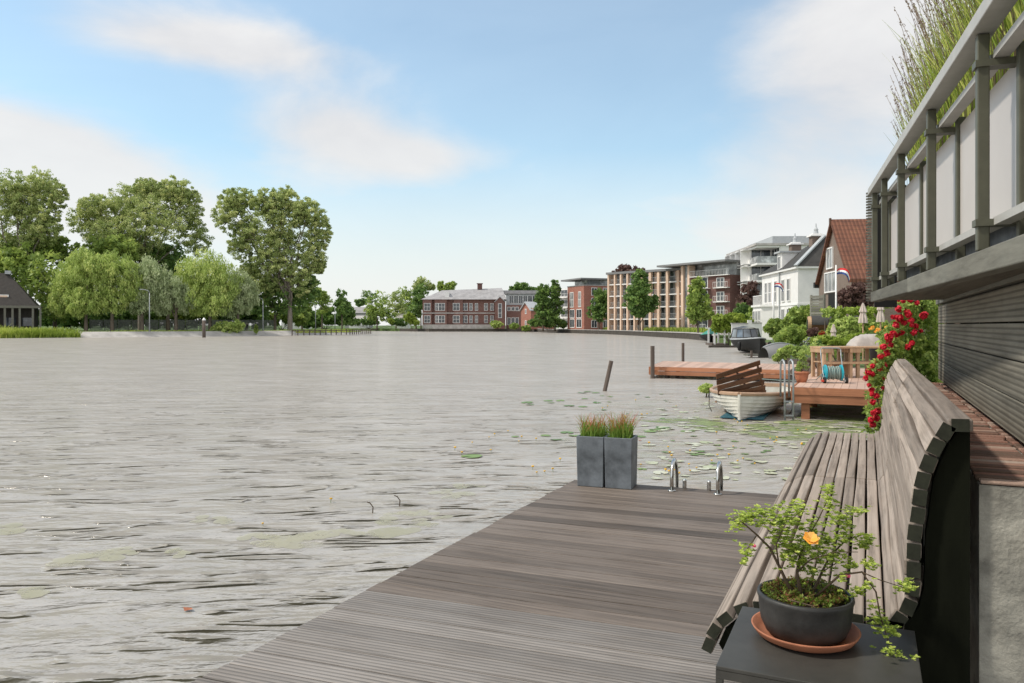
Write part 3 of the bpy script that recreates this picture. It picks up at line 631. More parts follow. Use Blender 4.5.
# --- red brick school block
r,L=bld('school_building','long two storey red brick building with white banded windows across the water','building',423,230,505,230,.75)
s=230/F
def Z(py,d=230): return ZZ(py,d)-.75
zE=Z(299.5); 
part('wall','brick_school',r,[(0,L,0,13,.0,zE)])
bays=[(0,2.7),(5.0,8.2),(11.2,13.2)]
for a,b in ((0,9*s),(12*s+0,24*s),(31*s,40*s)):
    part('bay','brick_school',r,[(a,b,-.9,-.003,0,zE+.05)])
part('plinth','concrete_light',r,[(-.05,L+.05,-1.0,-.95,.0,1.3),(9*s,12*s,-.06,-.02,0,1.3)])
part('string_course','concrete_light',r,[(0,L,-.96,-.91,zE*.52,zE*.52+.3)] )
mb=MB(); mb.add([(-.5,-1.2,zE),(L+.5,-1.2,zE),(L+.5,13.5,zE),(-.5,13.5,zE),(5,6,Z(289.5)),(L-1,6,Z(287))],[(0,1,5,4),(1,2,5),(2,3,4,5),(3,0,4),(0,3,2,1)])
rf=mb.build('roof',M['roof_grey'],r)
for px in (479,):
    part('chimney','brick_dark',rf,[((px-423)*s-.7,(px-423)*s+.7,5,6.4,Z(288.5),Z(283)),((px-423)*s-.9,(px-423)*s+.9,4.8,6.6,Z(283),Z(282.3))])
for px in (447,): part('dormer','whitepaint',rf,[((px-423)*s-.6,(px-423)*s+.6,.2,3,zE+.3,zE+2.2)])
for row,(zz,hh) in enumerate(((zE*.62,2.2),(zE*.2,2.2))):
    for px,w_,y in ((427.5,1.9,-.91),(437,1.0,-.91),(442,1.9,-.91),(456.5,2.0,-.91),(464.5,1.9,-.02),(471,.9,-.02),(476.5,.9,-.02),(486,1.1,-.02),(492,1.1,-.02)):
        window(r,(px-423)*s,zz,w_,hh,y,nx=2,nz=2,fw=.11)
st,L2=bld('stair_tower','red brick stair bay with pointed gable and one tall window','building',495,226,505,226)
h=Z(302,226); mb=MB(); mb.prism([(0,0),(L2,0),(L2,h),(L2/2,Z(297,226)),(0,h)],0,6,'y'); mb.build('wall',M['brick_school'],st)
window(st,L2/2,3.2,1.1,4.2,-.02,nx=1,nz=3,fw=.12)
mb=MB(); mb.bar((-.2,-.2,h),(L2/2,-.2,h+(Z(297,226)-h)*1.05),.3,.15); mb.bar((L2+.2,-.2,h),(L2/2,-.2,h+(Z(297,226)-h)*1.05),.3,.15); mb.build('gable_coping',M['lead'],st)
wg,L3=bld('school_wing','low brick wing with a long glazed upper storey right of the pointed gable','building',506,229,545,229)
part('wall','brick_school',wg,[(0,L3,0,10,0,Z(305))])
part('upper_wall','lead',wg,[(0,L3,.5,10,Z(305),Z(294))]); part('roof','roof_grey',wg,[(-.3,L3+.3,-.1,10.5,Z(294),Z(293))])
for i in range(7): window(wg,1.6+i*(L3-3)/6.2,Z(303.5),1.35,2.3,.48,nx=2,fw=.08)
for px in (509,513,517,538,542): window(wg,(px-506)*s,Z(311),1,1.2,-.02,nx=1,nz=1,fw=.12); window(wg,(px-506)*s,Z(325),1,2.2,-.02,nx=1,nz=1,fw=.12)
part('roof','roof_grey',wg,[(-6,L3+2,7,11,Z(293),Z(289.5))])
hs,L4=bld('gabled_house','small brick house with white gable trim at the water by the poplars','house',521,218,531,212)
hh=Z(309,215); mb=MB(); mb.prism([(0,0),(L4,0),(L4,hh),(L4/2,Z(303,215)),(0,hh)],0,7,'y'); mb.build('wall',M['brick_red'],hs)
mb=MB(); ap=Z(301.5,215)
for sgn in (0,1):
    x0=-.4 if sgn==0 else L4+.4
    mb.add([(x0,-.4,hh-.3),(L4/2,-.4,ap),(L4/2,7.4,ap),(x0,7.4,hh-.3),(x0,-.4,hh-.6),(L4/2,-.4,ap-.3),(L4/2,7.4,ap-.3),(x0,7.4,hh-.6)],[(0,1,2,3),(4,5,6,7),(0,1,5,4),(3,2,6,7),(0,3,7,4)])
mb.build('roof',M['lead'],hs); window(hs,L4/2,Z(314,215),1,1.4,-.02,fw=.15); window(hs,L4/2,.8,1,1.6,-.02,fw=.15)
# --- far low buildings left of the school
for lb,a,b,d,zt,m,nm in (('low grey roofed hall beyond the point',345,370,290,307,'roof_grey','hall'),('low white pavilion with a pale awning across the water',349,366,272,315.5,'white','pavilion'),('low white house half hidden behind the round tree',397,408,262,313.5,'white','house'),('white canteen seen behind the trunks on the point',282,306,215,315,'white','canteen')):
    q,l=bld(nm,lb,'building',a,d,b,d,.75); hh=ZZ(zt,d)-.75; part('wall',m,q,[(0,l,0,6,0,hh*.72)])
    mb=MB(); mb.prism([(-.5,hh*.72),(6.5,hh*.72),(4.5,hh),(1.5,hh)],-.5,l+.5,'x'); mb.build('roof',M['roof_grey' if m!='white' else 'concrete_light'],q)
    for i in range(4): window(q,l*(.15+.23*i),hh*.15,l*.13,hh*.4,-.02,fw=.12)
# --- small trees across the water
for lb,tp,d,lo,mt,nm in [('bright green broad tree on the far shore right of the awning pavilion',377,245,[(377,305,13,14),(370,314,9,9),(386,314,10,9)],'leaf_mid','broad_tree'),
 ('distant round tree above the grey hall roof',369,300,[(369,297,9,8),(360,303,6,5)],'leaf_dark','round_tree'),
 ('greyish tree left of the tall oak on the far shore',396,265,[(395,301,9,11),(400,310,8,8)],'leaf_poplar','broad_tree'),
 ('tall green tree behind the white house on the far shore',406,280,[(405,295,9,10),(408,305,9,12)],'leaf_mid','broad_tree'),
 ('airy tall tree whose top shows above the school roof',423,285,[(422,284,9,8),(418,292,8,10),(430,287,5,4)],'leaf_poplar','tall_tree'),
 ('dark slender tree left of the school roof end',421,250,[(421,294,8,12),(420,302,7,9)],'leaf_dark','tall_tree'),
 ('small dark round tree against the school wall',416,236,[(416,311,8,8)],'leaf_dark','round_tree'),
 ('pair of tree tops showing over the left of the school roof',444,275,[(441,286,6,5),(452,286,5,5),(446,290,8,5)],'leaf_mid','broad_tree'),
 ('broad dark tree top above the glazed school wing',523,270,[(522,288,10,6),(532,292,8,6),(514,290,6,4)],'leaf_dark','broad_tree')]:
    tree(nm,lb,tp,d,.75,lo,mt,.36,1,.26,tr=.25,nl=26)
bush('shrub','yellow green shrub left of the school on the far shore',[(409,317,7,5),(414,322,6,4)],228,.7,'leaf_lime',.3,24)
bush('shrub','round olive shrub in front of the pointed stair bay',[(497,324,7,4)],222,.7,'leaf_light',.3,24)
bush('shrub','low green shrubs in front of the small gabled house',[(514,326,5,3),(526,328,5,3.5)],208,.3,'leaf_mid',.3,24)
bush('shrub','round pale yellow shrub right of the awning pavilion',[(391,321,4,3)],240,.7,'leaf_lime',.3,20)
bush('hedge','long low dark hedge along the far shore by the awning pavilion',[(345+6*i,322,5,3.5) for i in range(6)]+[(395,322,6,4),(402,323,6,4)],250,.7,'leaf_dark',.3,14,cat='hedge')
for lb,tp,lo in (('left one of two upright dark poplars on the promenade',543,[(543,293,7,12),(542,305,9,14),(545,316,11,9)]),('right one of two upright dark poplars on the promenade',555,[(555,290,5,11),(556,303,8,14),(556,316,10,10)])):
    tree('upright_poplar',lb,tp,186,.75,lo,'leaf_dark',.3,1.1,.26,tr=.22,nl=30,group='pair of upright poplars on the promenade')
bush('shrub','dark mass of shrubs under the pair of poplars',[(536,323,8,5),(550,323,9,5),(562,324,6,4)],188,.7,'leaf_dark',.3,24)
# --- white flats peeping left of the red block
q,l=bld('white_flats','narrow white balcony front just left of the red brick flats','building',559,200,570,196); hq=ZZ(289,200)-.75
part('wall','white',q,[(0,l,0,8,0,hq)])
for k in range(4): window(q,l*.5,.6+k*hq/4,l*.6,1.7,-.02); balcony(q,0,l,.3+k*hq/4)
# --- red brick flats
q,l=bld('red_brick_flats','red brick apartment block with tall white windows and set back roof storey','building',567.5,186,584,178); d=180
H=ZZ(286,d)-.75; part('wall','brick_red',q,[(0,l,0,14,0,H)])
part('parapet','concrete_light',q,[(-.08,l+.08,-.08,14.1,H,H+.2)])
HT=ZZ(280,d)-.75; part('roof_storey','glass_light',q,[(1.5,l-.8,1.2,13,H+.2,HT)])
part('roof','fascia',q,[(-1.2,l+.8,-1.2,15,HT,HT+.35)])
for x in (l*.28,l*.75):
    window(q,x,H*.52,1.9 if x<l/2 else 1.4,3.6,-.02,nx=2,nz=2,glass='glass_light',fw=.14); 
for x,w_ in ((l*.3,2.4),(l*.72,2.6)):
    for z in (.5,H*.27): window(q,x,z,w_,2.1,-.02,nx=2,nz=1,fw=.14)
for y in (2.6,5.6,10.5):
    for z in (.5,H*.3,H*.55,H*.78): window(q,l+.02,z,1.5,1.8,y,rz=R(90),nx=2,fw=.12)
tree('maple_tree','dark round crowned tree in front of the red brick flats',599,168,.75,[(599,300,9,12),(602,310,10,12),(595,312,8,8),(606,300,6,8)],'leaf_dark',.28,1.1,.26,tr=.2,nl=32,trunk_to=322)
# --- tan flats
q,l=bld('tan_flats','tan five storey flats with pale columns and a grid of balconies','building',608.5,163,690,148); d=155
H=ZZ(273,162)-.75; part('wall','glass',q,[(0,l,1.3,14,0,H-.3)]); part('roof','fascia',q,[(-.3,l+.3,-.5,14.5,H-.3,H+.15)])
part('back_wall','tan',q,[(0,.3,-.0,14,0,H-.3),(l*.55,l*.6,.9,1.25,0,H-.3),(l*.3,l*.34,.9,1.25,0,H-.3),(l*.8,l*.84,.9,1.25,0,H-.3)])
xs=[.0,.085,.165,.25,.34,.43,.53,.63,.735,.86,.985]
for i,t_ in enumerate(xs):
    wd=.34 if i<6 else .55; part('column','tan',q,[(l*t_,l*t_+wd,-.35,.25,0,H-.3)])
nf=4
for k in range(1,nf+1):
    z=H*k/5.0*1.0; part('balcony_slab','whitepaint',q,[(.0,l,-.2,1.25,z-.16,z+.04)])
for k in range(5):
    z=H*k/5.0
    for i in range(len(xs)-1):
        x0=l*xs[i]+.58; x1=l*xs[i+1]-.03
        mb=MB(); mb.box(x0,x1,-.02,.02,z+.95,z+1.02); 
        x=x0
        while x<x1: mb.box(x,x+.03,-.01,.01,z+.05,z+.95); x+=.18
        mb.build('railing',M['galv'],q)
        window(q,(x0+x1)/2,z+.1,(x1-x0)*.8,2.1,1.27,nx=2,fw=.1,glass='glass' if (i+k)%3 else 'glass_light')
tree('copper_beech','dark copper coloured tree top behind the tan flats roof',628,185,.75,[(628,272,12,8),(618,275,8,6),(640,274,8,6)],'leaf_red',.34,1,.26,tr=.3,nl=26)
tree('maple_tree','large dark green tree in front of the tan flats',640,146,.75,[(640,279,8,10),(640,292,14,13),(634,300,12,12),(648,303,11,10),(639,312,9,6)],'leaf_dark',.27,1.15,.24,tr=.22,nl=34,trunk_to=320)
# --- dark brown flats with projecting roof
q,l=bld('dark_brick_flats','dark brown brick flats under a long projecting grey roof','building',682,147,730,137); 
H=ZZ(261.5,141)-.75; l0=-5.2
part('wall','brick_dark',q,[(2.2,l,0,14,0,H-2.6)]); part('corner_wall','tan',q,[(0,.6,-.3,12,0,H-.4),(1.7,2.18,-.3,1.2,0,H-.4)])
part('roof_storey','glass_light',q,[(2.2,l,1.6,14,H-2.6,H-.35)])
part('roof','fascia',q,[(l0,l+.4,-1.6,14.5,H-.35,H)])
part('stair_glass','glass_light',q,[(.62,1.68,.1,10,0,H-.4)])
for k in range(4):
    z=k*(H-2.6)/4+.35
    window(q,5.2,z,2.8,2.0,-.02,nx=2,fw=.1); window(q,9.6,z,1.8,1.7,-.02,nx=2,fw=.1); balcony(q,3.4,7.2,z-.05,-1.3); 
balcony(q,2.4,l,H-2.55,-.5)
for k in range(4): balcony(q,8.4,l,.35+k*(H-2.6)/4-.05,-.7)
tree('young_tree','light green upright tree on the promenade in front of the dark brick flats',698,112,.7,[(697,288,9,12),(698,303,12,14),(694,315,9,9),(706,312,8,9)],'leaf_mid',.22,1.0,.22,tr=.14,nl=30,trunk_to=325)
# --- white modern flats
q,l=bld('white_flats','modern white five storey flats with angular glazed balconies','building',728,150,757,130); H=ZZ(246,131)-.75
part('wall','white',q,[(0,l-4.6,0,16,0,H),(l-4.6,l,3.8,16,0,H)]); part('roof','concrete_light',q,[(-.3,l+.3,-.3,16.3,H,H+.35)]); part('roof_unit','lead',q,[(3,l-1.5,3,15,H+.35,H+1.7)])
nf=5
for k in range(nf):
    z=k*H/nf
    part('balcony_slab','whitepaint',q,[(l-4.55,l+.0,-.0,3.75,z+H/nf-.35,z+H/nf-.02)])
    part('balcony_glass','glass_light',q,[(l-4.5,l-.05,.05,.1,z,z+1.1),(l-.1,l-.05,.1,3.7,z,z+1.1)])
    window(q,l+.02,z+.3,1.2,1.7,6.4,rz=R(90),nx=1,nz=2,fw=.1); window(q,l+.02,z+.3,1.2,1.7,11,rz=R(90),nx=1,nz=2,fw=.1)
    for i in range(4):
        x=1.8+i*(l-7)/3.4; window(q,x,z+.4,1.8,2.0,-.02,nx=2,fw=.12)
        if (i+k)%1==0: 
            b=part('bay_frame','whitepaint',q,[(x+1.1,x+1.3,-1.3,-.003,z+.1,z+H/nf-.3),(x+1.3,x+2.9,-1.3,-.003,z+.0,z+.12),(x+1.3,x+2.9,-1.3,-.003,z+H/nf-.42,z+H/nf-.3)])
for k in range(nf): window(q,l-2.3,k*H/nf+.05,4.3,2.6,3.78,nx=3,fw=.1); window(q,l-4.58,k*H/nf+.05,3.4,2.6,1.9,rz=R(90),nx=2,fw=.1)
tree('purple_tree','dark purple leaved tree between the white flats and the villa',752,92,.6,[(750,292,10,10),(744,302,8,10),(756,304,9,10)],'leaf_red',.2,1.1,.25,tr=.15,nl=30)
tree('small_tree','dark green small tree below the purple leaved tree',742,84,.6,[(742,312,8,10)],'leaf_dark',.18,1.1,.25,tr=.1,nl=30)
bush('shrub','tall light green shrub left of the white villa',[(754,316,7,10)],82,.55,'leaf_mid',.15,30)
# --- white villa
q,l=bld('white_villa','white plastered villa with slate roof, dormer and two capped chimneys','villa',762,76,798,65,.55)
def zz(py): return ZZ(py,65)-.55
H=zz(268.5); W_=10.5
part('wall','white',q,[(0,l,0,W_,0,H)]); part('cornice','whitepaint',q,[(-.25,l+.25,-.25,W_+.25,H,H+.18),(-.06,l+.06,-.06,W_+.06,H*.5,H*.5+.14),(-.1,l+.1,-.1,W_+.1,0,.5)])
R0=zz(239.5); mb=MB(); mb.add([(-.3,-.3,H+.18),(l+.3,-.3,H+.18),(l+.3,W_+.3,H+.18),(-.3,W_+.3,H+.18),(1.5,4.6,R0),(l-1.4,2.6,R0+.4),(l-1.4,6.6,R0+.4),(1.5,6.4,R0)],[(0,1,5,4),(1,2,6,5),(2,3,7,6),(3,0,4,7),(4,5,6,7),(0,3,2,1)])
rf=mb.build('roof',M['roof_slate'],q)
mb=MB(); mb.bar((l+.32,-.3,H+.22),(l-1.38,2.6,R0+.45),.35,.12); mb.build('hip_flashing',M['lead'],q)
def loc_(px,d,q_):
    a_=q_.rotation_euler.z; v_=W(px,d)-Vector(q_.location); return (v_.x*math.cos(a_)+v_.y*math.sin(a_), -v_.x*math.sin(a_)+v_.y*math.cos(a_))
for nm,(x,y) in (('chimney',loc_(816,67,q)),('chimney',loc_(795,74,q))):
    c=part(nm,'brick_brown',q,[(x-.45,x+.45,y-.45,y+.45,R0-1.4,R0+.45)]); k=MB(); k.box(x-.62,x+.62,y-.62,y+.62,R0+.45,R0+.57); k.box(x-.4,x+.4,y-.4,y+.4,R0+.57,R0+.7); k.build('cap',M['whitepaint'],c)
    k=MB(); k.lathe([(.22,0),(.16,.3),(.2,.36),(.06,.6),(.03,.9)],10,(x,y,R0+.7)); k.build('chimney_pot',M['lead'],c)
dm=part('dormer','whitepaint',q,[(5.5,6.9,-.1,1.4,H+.0,H+1.7)]); part('dormer_roof','lead',dm,[(5.3,7.1,-.35,2.8,H+1.7,H+1.85)]); window(dm,6.2,H+.25,.9,1.2,-.12,nx=2)
for x in (1.6,2.9,4.6,7.0,8.6) if l>9 else (1.2,2.6,4.0,6.0,7.6):
    window(q,min(x,l-1),H*.56,.9,2.0,-.02,nx=2,nz=2); window(q,min(x,l-1),.7,.95,2.1,-.02,nx=2,nz=2)
mb=MB(); bx=3.3; pts=[(bx-2.3,0),(bx-1.6,-1.3),(bx+1.3,-1.3),(bx+2.0,0)]
mb.prism(pts,0,H*.5,'z'); by=mb.build('bay_window',M['white'],q)
for x in (bx-1.05,bx-.1,bx+.85): window(by,x,.8,.75,1.9,-1.32,nx=2,nz=2)
mb=MB(); mb.prism([(p[0]*1.0+(.15 if p[0]>bx else -.15),p[1]-.15 if p[1]<0 else .0) for p in pts],H*.5,H*.5+.18,'z'); mb.build('balcony_slab',M['whitepaint'],by)
mb=MB()
for i in range(14): x=bx-1.6+i*.223; mb.box(x,x+.03,-1.3,-1.27,H*.5+.18,H*.5+1.0)
mb.box(bx-1.6,bx+1.3,-1.31,-1.26,H*.5+1.0,H*.5+1.06); mb.build('railing',M['whitepaint'],by)
window(q,l+.02,H*.6,.8,1.0,7.2,rz=R(90),nx=1)
mb=MB(); mb.tube([(l*.55,-.1,0),(l*.55,-.1,H)],.06,6); mb.build('drainpipe',M['galv'],q)
# --- brown gabled house
q,l=bld('gabled_house','brown brick house with steep orange tiled roof behind the hedge','house',819,51.7,852,45,.55)
def zz(py,d=48.3): return ZZ(py,d)-.55
H=ZZ(277,45)-.55; A=zz(220); D_=9.0
mb=MB(); mb.prism([(0,0),(l,0),(l,H),(l/2,A-.12),(0,H)],0,D_,'y'); mb.build('wall',M['brick_brown'],q)
mb=MB(); sl=(A-H)/(l/2); ov=.15
for sgn in (0,1):
    x0=-ov if sgn==0 else l+ov; z0=H-ov*sl
    mb.add([(x0,-.25,z0+.05),(l/2,-.25,A+.05),(l/2,D_+.3,A+.05),(x0,D_+.3,z0+.05),(x0,-.25,z0-.15),(l/2,-.25,A-.2),(l/2,D_+.3,A-.2),(x0,D_+.3,z0-.15)],[(0,1,2,3),(7,6,5,4),(0,4,5,1),(3,2,6,7),(0,3,7,4)])
mb.build('roof',M['tiles'],q)
part('bargeboard','red_trim' if 'red_trim' in M else 'slat',q,[(l/2-.1,l/2+.1,-.3,-.2,A-.25,A+.12)])
window(q,l*.38,zz(268),1.3,1.35,-.02,nx=2,glass='glass_light'); window(q,l*.4,zz(292),2.4,1.3,-.02,nx=3,glass='glass_light')
part('door','void',q,[(l*.33,l*.6,-.04,.0,.2,zz(293))])
window(q,l+.02,zz(300),1.6,1.3,3.0,rz=R(90),nx=2,glass='glass_light')
lt=MB(); lt.box(-.25,.05,-.3,-.05,H-.3,H+.05); lt.build('gutter_box',M['black'],q)
# slatted fence beside it
q,l=bld('slatted_fence','weathered grey slatted fence below the brown house gable','fence',811,46,823,45,.55)
mb=MB(); hz=ZZ(295,46)-.55
for i in range(int(hz/.16)): mb.box(0,l,0,.03,.05+i*.16,.19+i*.16,random.random())
mb.build('slats',M['beam'],q); part('post','beam',q,[(-.1,0,0,.1,0,hz),(l,l+.1,0,.1,0,hz)])
tree('purple_tree','reddish brown shrubby tree in front of the orange roof',858,38,.55,[(857,291,13,10),(847,299,10,9),(868,295,11,12),(858,303,14,6)],'leaf_red',.11,.9,.25,tr=.08,nl=30)
# flags
def flag(px,d,pt,label,fpx,curl):
    r=thing('flagpole',label,'flagpole',W(px,d,.55),TH,'flagpoles in the gardens'); h=ZZ(pt,d)-.55
    m=MB(); m.tube([(0,0,0),(0,0,h)],[.06*d/40,.035*d/40],8); m.build('pole',M['whitepaint'],r,smooth=True)
    t=NT('flag_cloth'+str(px)); c=t.attr(); t.bsdf(t.ramp(c,[(0,(.6,.03,.03)),(.34,(.8,.8,.8)),(.67,(.03,.07,.25))]),.8); t.m.node_tree.nodes
    for n_ in t.m.node_tree.nodes:
        if n_.type=='VALTORGB': n_.color_ramp.interpolation='CONSTANT'
    m=MB(); n=10; s_=d/F; w_=fpx*s_; hh=w_*.42
    for k in range(3):
        for i in range(n):
            def pt_(t_,j):
                u=t_*w_; zz_=h-.25*s_*F/40-j*hh/3+curl*math.sin(t_*math.pi*.9)*w_*.25-curl*t_*t_*w_*.55; return (u+.05-j*hh*.08,.12*math.sin(t_*7),zz_)
            a,b=i/n,(i+1)/n; m.add([pt_(a,k),pt_(b,k),pt_(b,k+1),pt_(a,k+1)],[(0,1,2,3)],(.1,.5,.9)[k])
    m.build('flag',t.m,r)
flag(836,36,265,'white flagpole with a drooping red white and blue flag by the brown house',14,1)
flag(773.5,62,279,'slim white flagpole with a small flag before the white villa',10,.8)
# ---------------- gardens on the right ----------------
bush('vine_pergola_foliage','mass of yellow green vine spilling over the white pergola',[(720,320,9,6),(734,319,12,6),(747,323,8,5),(727,327,8,7),(716,327,5,6)],73,.3,'leaf_lime',.16,36,cat='vine')
r=thing('pergola','white timber pergola under the yellow green vine at the waterline','pergola',W(714,73,.05),TH)
s_=73/F
for x in (0,10,21,31): part('post','whitepaint',r,[(x*s_,x*s_+.14,0,.14,0,1.5),(x*s_,x*s_+.14,2.2,2.34,0,1.5)])
part('beam','whitepaint',r,[(-.2,32*s_,-.02,.12,1.5,1.62),(-.2,32*s_,2.2,2.34,1.5,1.62)]); part('floor','post',r,[(-.2,33*s_,0,2.4,-.05,.12)])
r=thing('garden_wall','white painted stepped garden wall by the moored cruiser','wall',W(732,66,.0),TH); s_=66/F
part('wall','white',r,[(0,16*s_,0,.2,0,ZZ(324,66)),(16.05*s_,20*s_,0,.2,0,ZZ(320,66)),(20.05*s_,30*s_,0,.2,0,ZZ(323.5,66))])
part('coping','concrete_light',r,[(-.05,16*s_,-.05,.25,ZZ(324,66)+.003,ZZ(324,66)+.09),(20*s_,30*s_,-.05,.25,ZZ(323.5,66)+.003,ZZ(323.5,66)+.09)])
part('footing','quaywall',r,[(-2,30*s_,-.3,-.003,-.4,.18)])
r=thing('porch','small white garden porch with a flat canopy behind the cruiser','porch',W(743,60,.4),TH); s_=60/F
part('canopy','whitepaint',r,[(-.3,12*s_,-.3,1.2,ZZ(331,60)-.4,ZZ(329.7,60)-.4)]); part('post','whitepaint',r,[(0,.12,0,.12,0,ZZ(331,60)-.4),(9*s_,9*s_+.12,0,.12,0,ZZ(331,60)-.4)]); part('door','galv',r,[(.3,8*s_,.9,.95,0,ZZ(331.5,60)-.4)])
bush('round_shrub','clipped round dark green shrub in front of the villa bay window',[(775,328,11,10)],56,.5,'leaf_mid',.1,50,dens=1.5,cl=.22)
# covered dinghy
def hull(name, mat, parent, Lh, B, D, n=14, m=8, sheer=.18, transom=.55, inner=True, rail=None, lap=0):
    """pointed bow at x=0, transom at x=Lh; returns rail curve"""
    mb=MB(); rows=[]
    for i in range(n+1):
        t=i/n; b=B/2*(math.sin(min(1,t*1.55)*math.pi/2)**.75)*(1-(1-transom)*max(0,(t-.62)/.38)**2); top=D+sheer*(1-t)**2.2+.06*t*t; kz=.02; kk=max(.62,1-t/.45)
        row=[]
        for j in range(m+1):
            a=j/m; yy=b*math.sin(a*math.pi/2)**(.72+.6*kk); z_=kz+(top-kz)*((1-math.cos(a*math.pi/2))**.9*(1-kk)+a*kk)
            yy+= (lap if j%1==0 else 0)*0
            row.append((t*Lh+ (0 if t>0 else (1-a)*.12*D),yy,z_))
        rows.append(row)
    for sg in (1,-1):
        for j in range(m):
            vs=[];o=lap
            for i in range(n+1):
                p,q_=rows[i][j],rows[i][j+1]
                vs.append((p[0],sg*(p[1]+(o if i>0 else 0)),p[2])); vs.append((q_[0],sg*q_[1],q_[2]))
            mb.add(vs,[(2*i,2*i+1,2*i+3,2*i+2) for i in range(n)],.3+.4*(j%2))
            if lap and j>0:
                vs=[];
                for i in range(n+1):
                    p=rows[i][j]; vs.append((p[0],sg*p[1],p[2])); vs.append((p[0],sg*(p[1]+(o if i>0 else 0)),p[2]))
                mb.add(vs,[(2*i,2*i+1,2*i+3,2*i+2) for i in range(n)],.5)
    last=rows[-1]; vs=[(p[0],p[1],p[2]) for p in last]+[(p[0],-p[1],p[2]) for p in last[::-1][:-1]]
    mb.add(vs,[list(range(len(vs)))],.5)
    o=mb.build(name,M[mat],parent,smooth=False)
    if inner:
        s2=o.modifiers.new('solid','SOLIDIFY'); s2.thickness=.025
    return [(r_[-1][0],r_[-1][1],r_[-1][2]) for r_ in rows]
r=thing('dinghy','small open boat under a green tarpaulin at the promenade end','boat',W(709,86,0),TH+R(60))
r.rotation_euler=(0,0,R(100)); r.location=W(710,84,0)
hull('hull','black',r,4.0,2.4,.75); m=MB(); m.add([(0.2,0,.95),(4,-1.1,.8),(4,1.1,.8),(3.4,0,1.5),(1,0,1.35)],[(0,1,3,4),(0,4,3,2),(1,2,3)]); m.build('tarpaulin',M['greencover'],r)
# moored cruiser, bow towards the camera
def cruiser():
    b=W(760,50,.02); r=thing('cruiser','moored black hulled motor cruiser with a framed windscreen','boat',b,TH+R(86))
    rail=hull('hull','black',r,5.6,2.1,.85,sheer=.2,inner=False)
    m=MB(); m.tube([(p[0],p[1],p[2]) for p in rail],.05,6); m.tube([(p[0],-p[1],p[2]) for p in rail],.05,6); m.build('rubbing_strake',M['lead'],r,smooth=True)
    m=MB(); n=len(rail)
    m.add([(p[0],p[1]*.97,p[2]-.04) for p in rail]+[(p[0],-p[1]*.97,p[2]-.04) for p in rail],[(i,i+1,n+i+1,n+i) for i in range(n-1)]); m.build('deck',M['canvas'],r)
    z0=1.02; z1=1.62
    P0=[(2.3,0,z0+.05),(2.5,-.5,z0),(3.2,-.82,z0),(4.6,-.86,z0)]; P1=[(2.8,0,z1),(2.95,-.42,z1),(3.4,-.7,z1),(4.6,-.74,z1)]
    g=MB(); f=MB()
    for sg in (1,-1):
        for i in range(3):
            a,b_,c_,d_=[(q[0],sg*q[1],q[2]) for q in (P0[i],P0[i+1],P1[i+1],P1[i])]; g.add([a,b_,c_,d_],[(0,1,2,3)])
        for i in range(4): f.bar((P0[i][0],sg*P0[i][1],P0[i][2]),(P1[i][0],sg*P1[i][1],P1[i][2]),.05,.05)
        for i in range(3):
            for Q in (P0,P1): f.bar((Q[i][0],sg*Q[i][1],Q[i][2]),(Q[i+1][0],sg*Q[i+1][1],Q[i+1][2]),.06,.06)
    ws=g.build('windscreen',M['glass'],r); f.build('frame',M['black_frame'],ws)
    c=MB(); c.add([(2.8,0,z1+.12),(3.0,-.45,z1+.05),(4.7,-.76,z1+.02),(4.7,.76,z1+.02),(3.0,.45,z1+.05),(4.7,0,z1+.2)],[(0,1,2,5),(0,5,3,4)]); c.build('roof',M['black_frame'],r)
    for sg,x in ((1,1.4),(-1,1.5),(-1,3.0)):
        m=MB(); m.lathe([(.03,-.45),(.1,-.38),(.12,0),(.1,.12),(.03,.18)],10,(x,sg*1.0,.62)); m.build('fender',M['black'],r,smooth=True)
cruiser()
r=thing('mooring_stage','low timber mooring stage with short posts before the cruiser','jetty',W(748,45,.0),TH)
part('deck','beam',r,[(0,2.2,0,.9,.12,.2)])
for x in (.15,.75,1.4,2.05): part('post','post',r,[(x,x+.1,-.05,.05,-.5,.42)])
# garden greenery (things one can tell apart)
for a in [('shrub','tall feathery green shrub rising beside the white villa',[(800,318,14,12),(790,326,8,12),(812,313,9,9)],52,.5,'leaf_mid',.13),
 ('shrub','broad green shrub at the garden edge below the barrel sauna',[(795,334,12,9),(806,334,11,8),(784,339,8,6)],42,.4,'leaf_mid',.12),
 ('shrub','pale yellow green shrub at the water right of the cruiser',[(784,334,6,5),(779,338,5,4)],44,.4,'leaf_light',.1),
 ('shrub','small wine red shrub under the front of the barrel sauna',[(814,333,7,5)],36,.5,'leaf_red',.07),
 ('shrub','light green shrub covered in soft new leaves beside the middle parasol',[(838,329,12,9),(852,326,12,9),(845,337,18,7)],29,.5,'leaf_light',.085),
 ('shrub','bluish green shrub between the parasols',[(868,328,9,9),(880,330,10,9)],28,.5,'leaf_mid',.075),
 ('shrub','bright low foliage at the foot of the closed pink parasol',[(826,342,16,6),(842,344,14,5),(858,340,12,6)],25.5,.5,'leaf_lime',.06),
 ('shrub','dark green shrub behind the conifer pot on the timber terrace',[(818,348,7,8)],24.8,.5,'leaf_dark',.05),
 ('shrub','weedy clump at the water edge behind the long jetty',[(783,354,7,6),(790,350,7,5),(777,358,4,3)],31,.1,'leaf_light',.06),
 ('shrub','leafy green weeds left of the rowing boat lift ladder',[(798,352,7,6)],26,.3,'leaf_mid',.05)]:
    bush(*a,nl=46,cl=.24,dens=1.2)
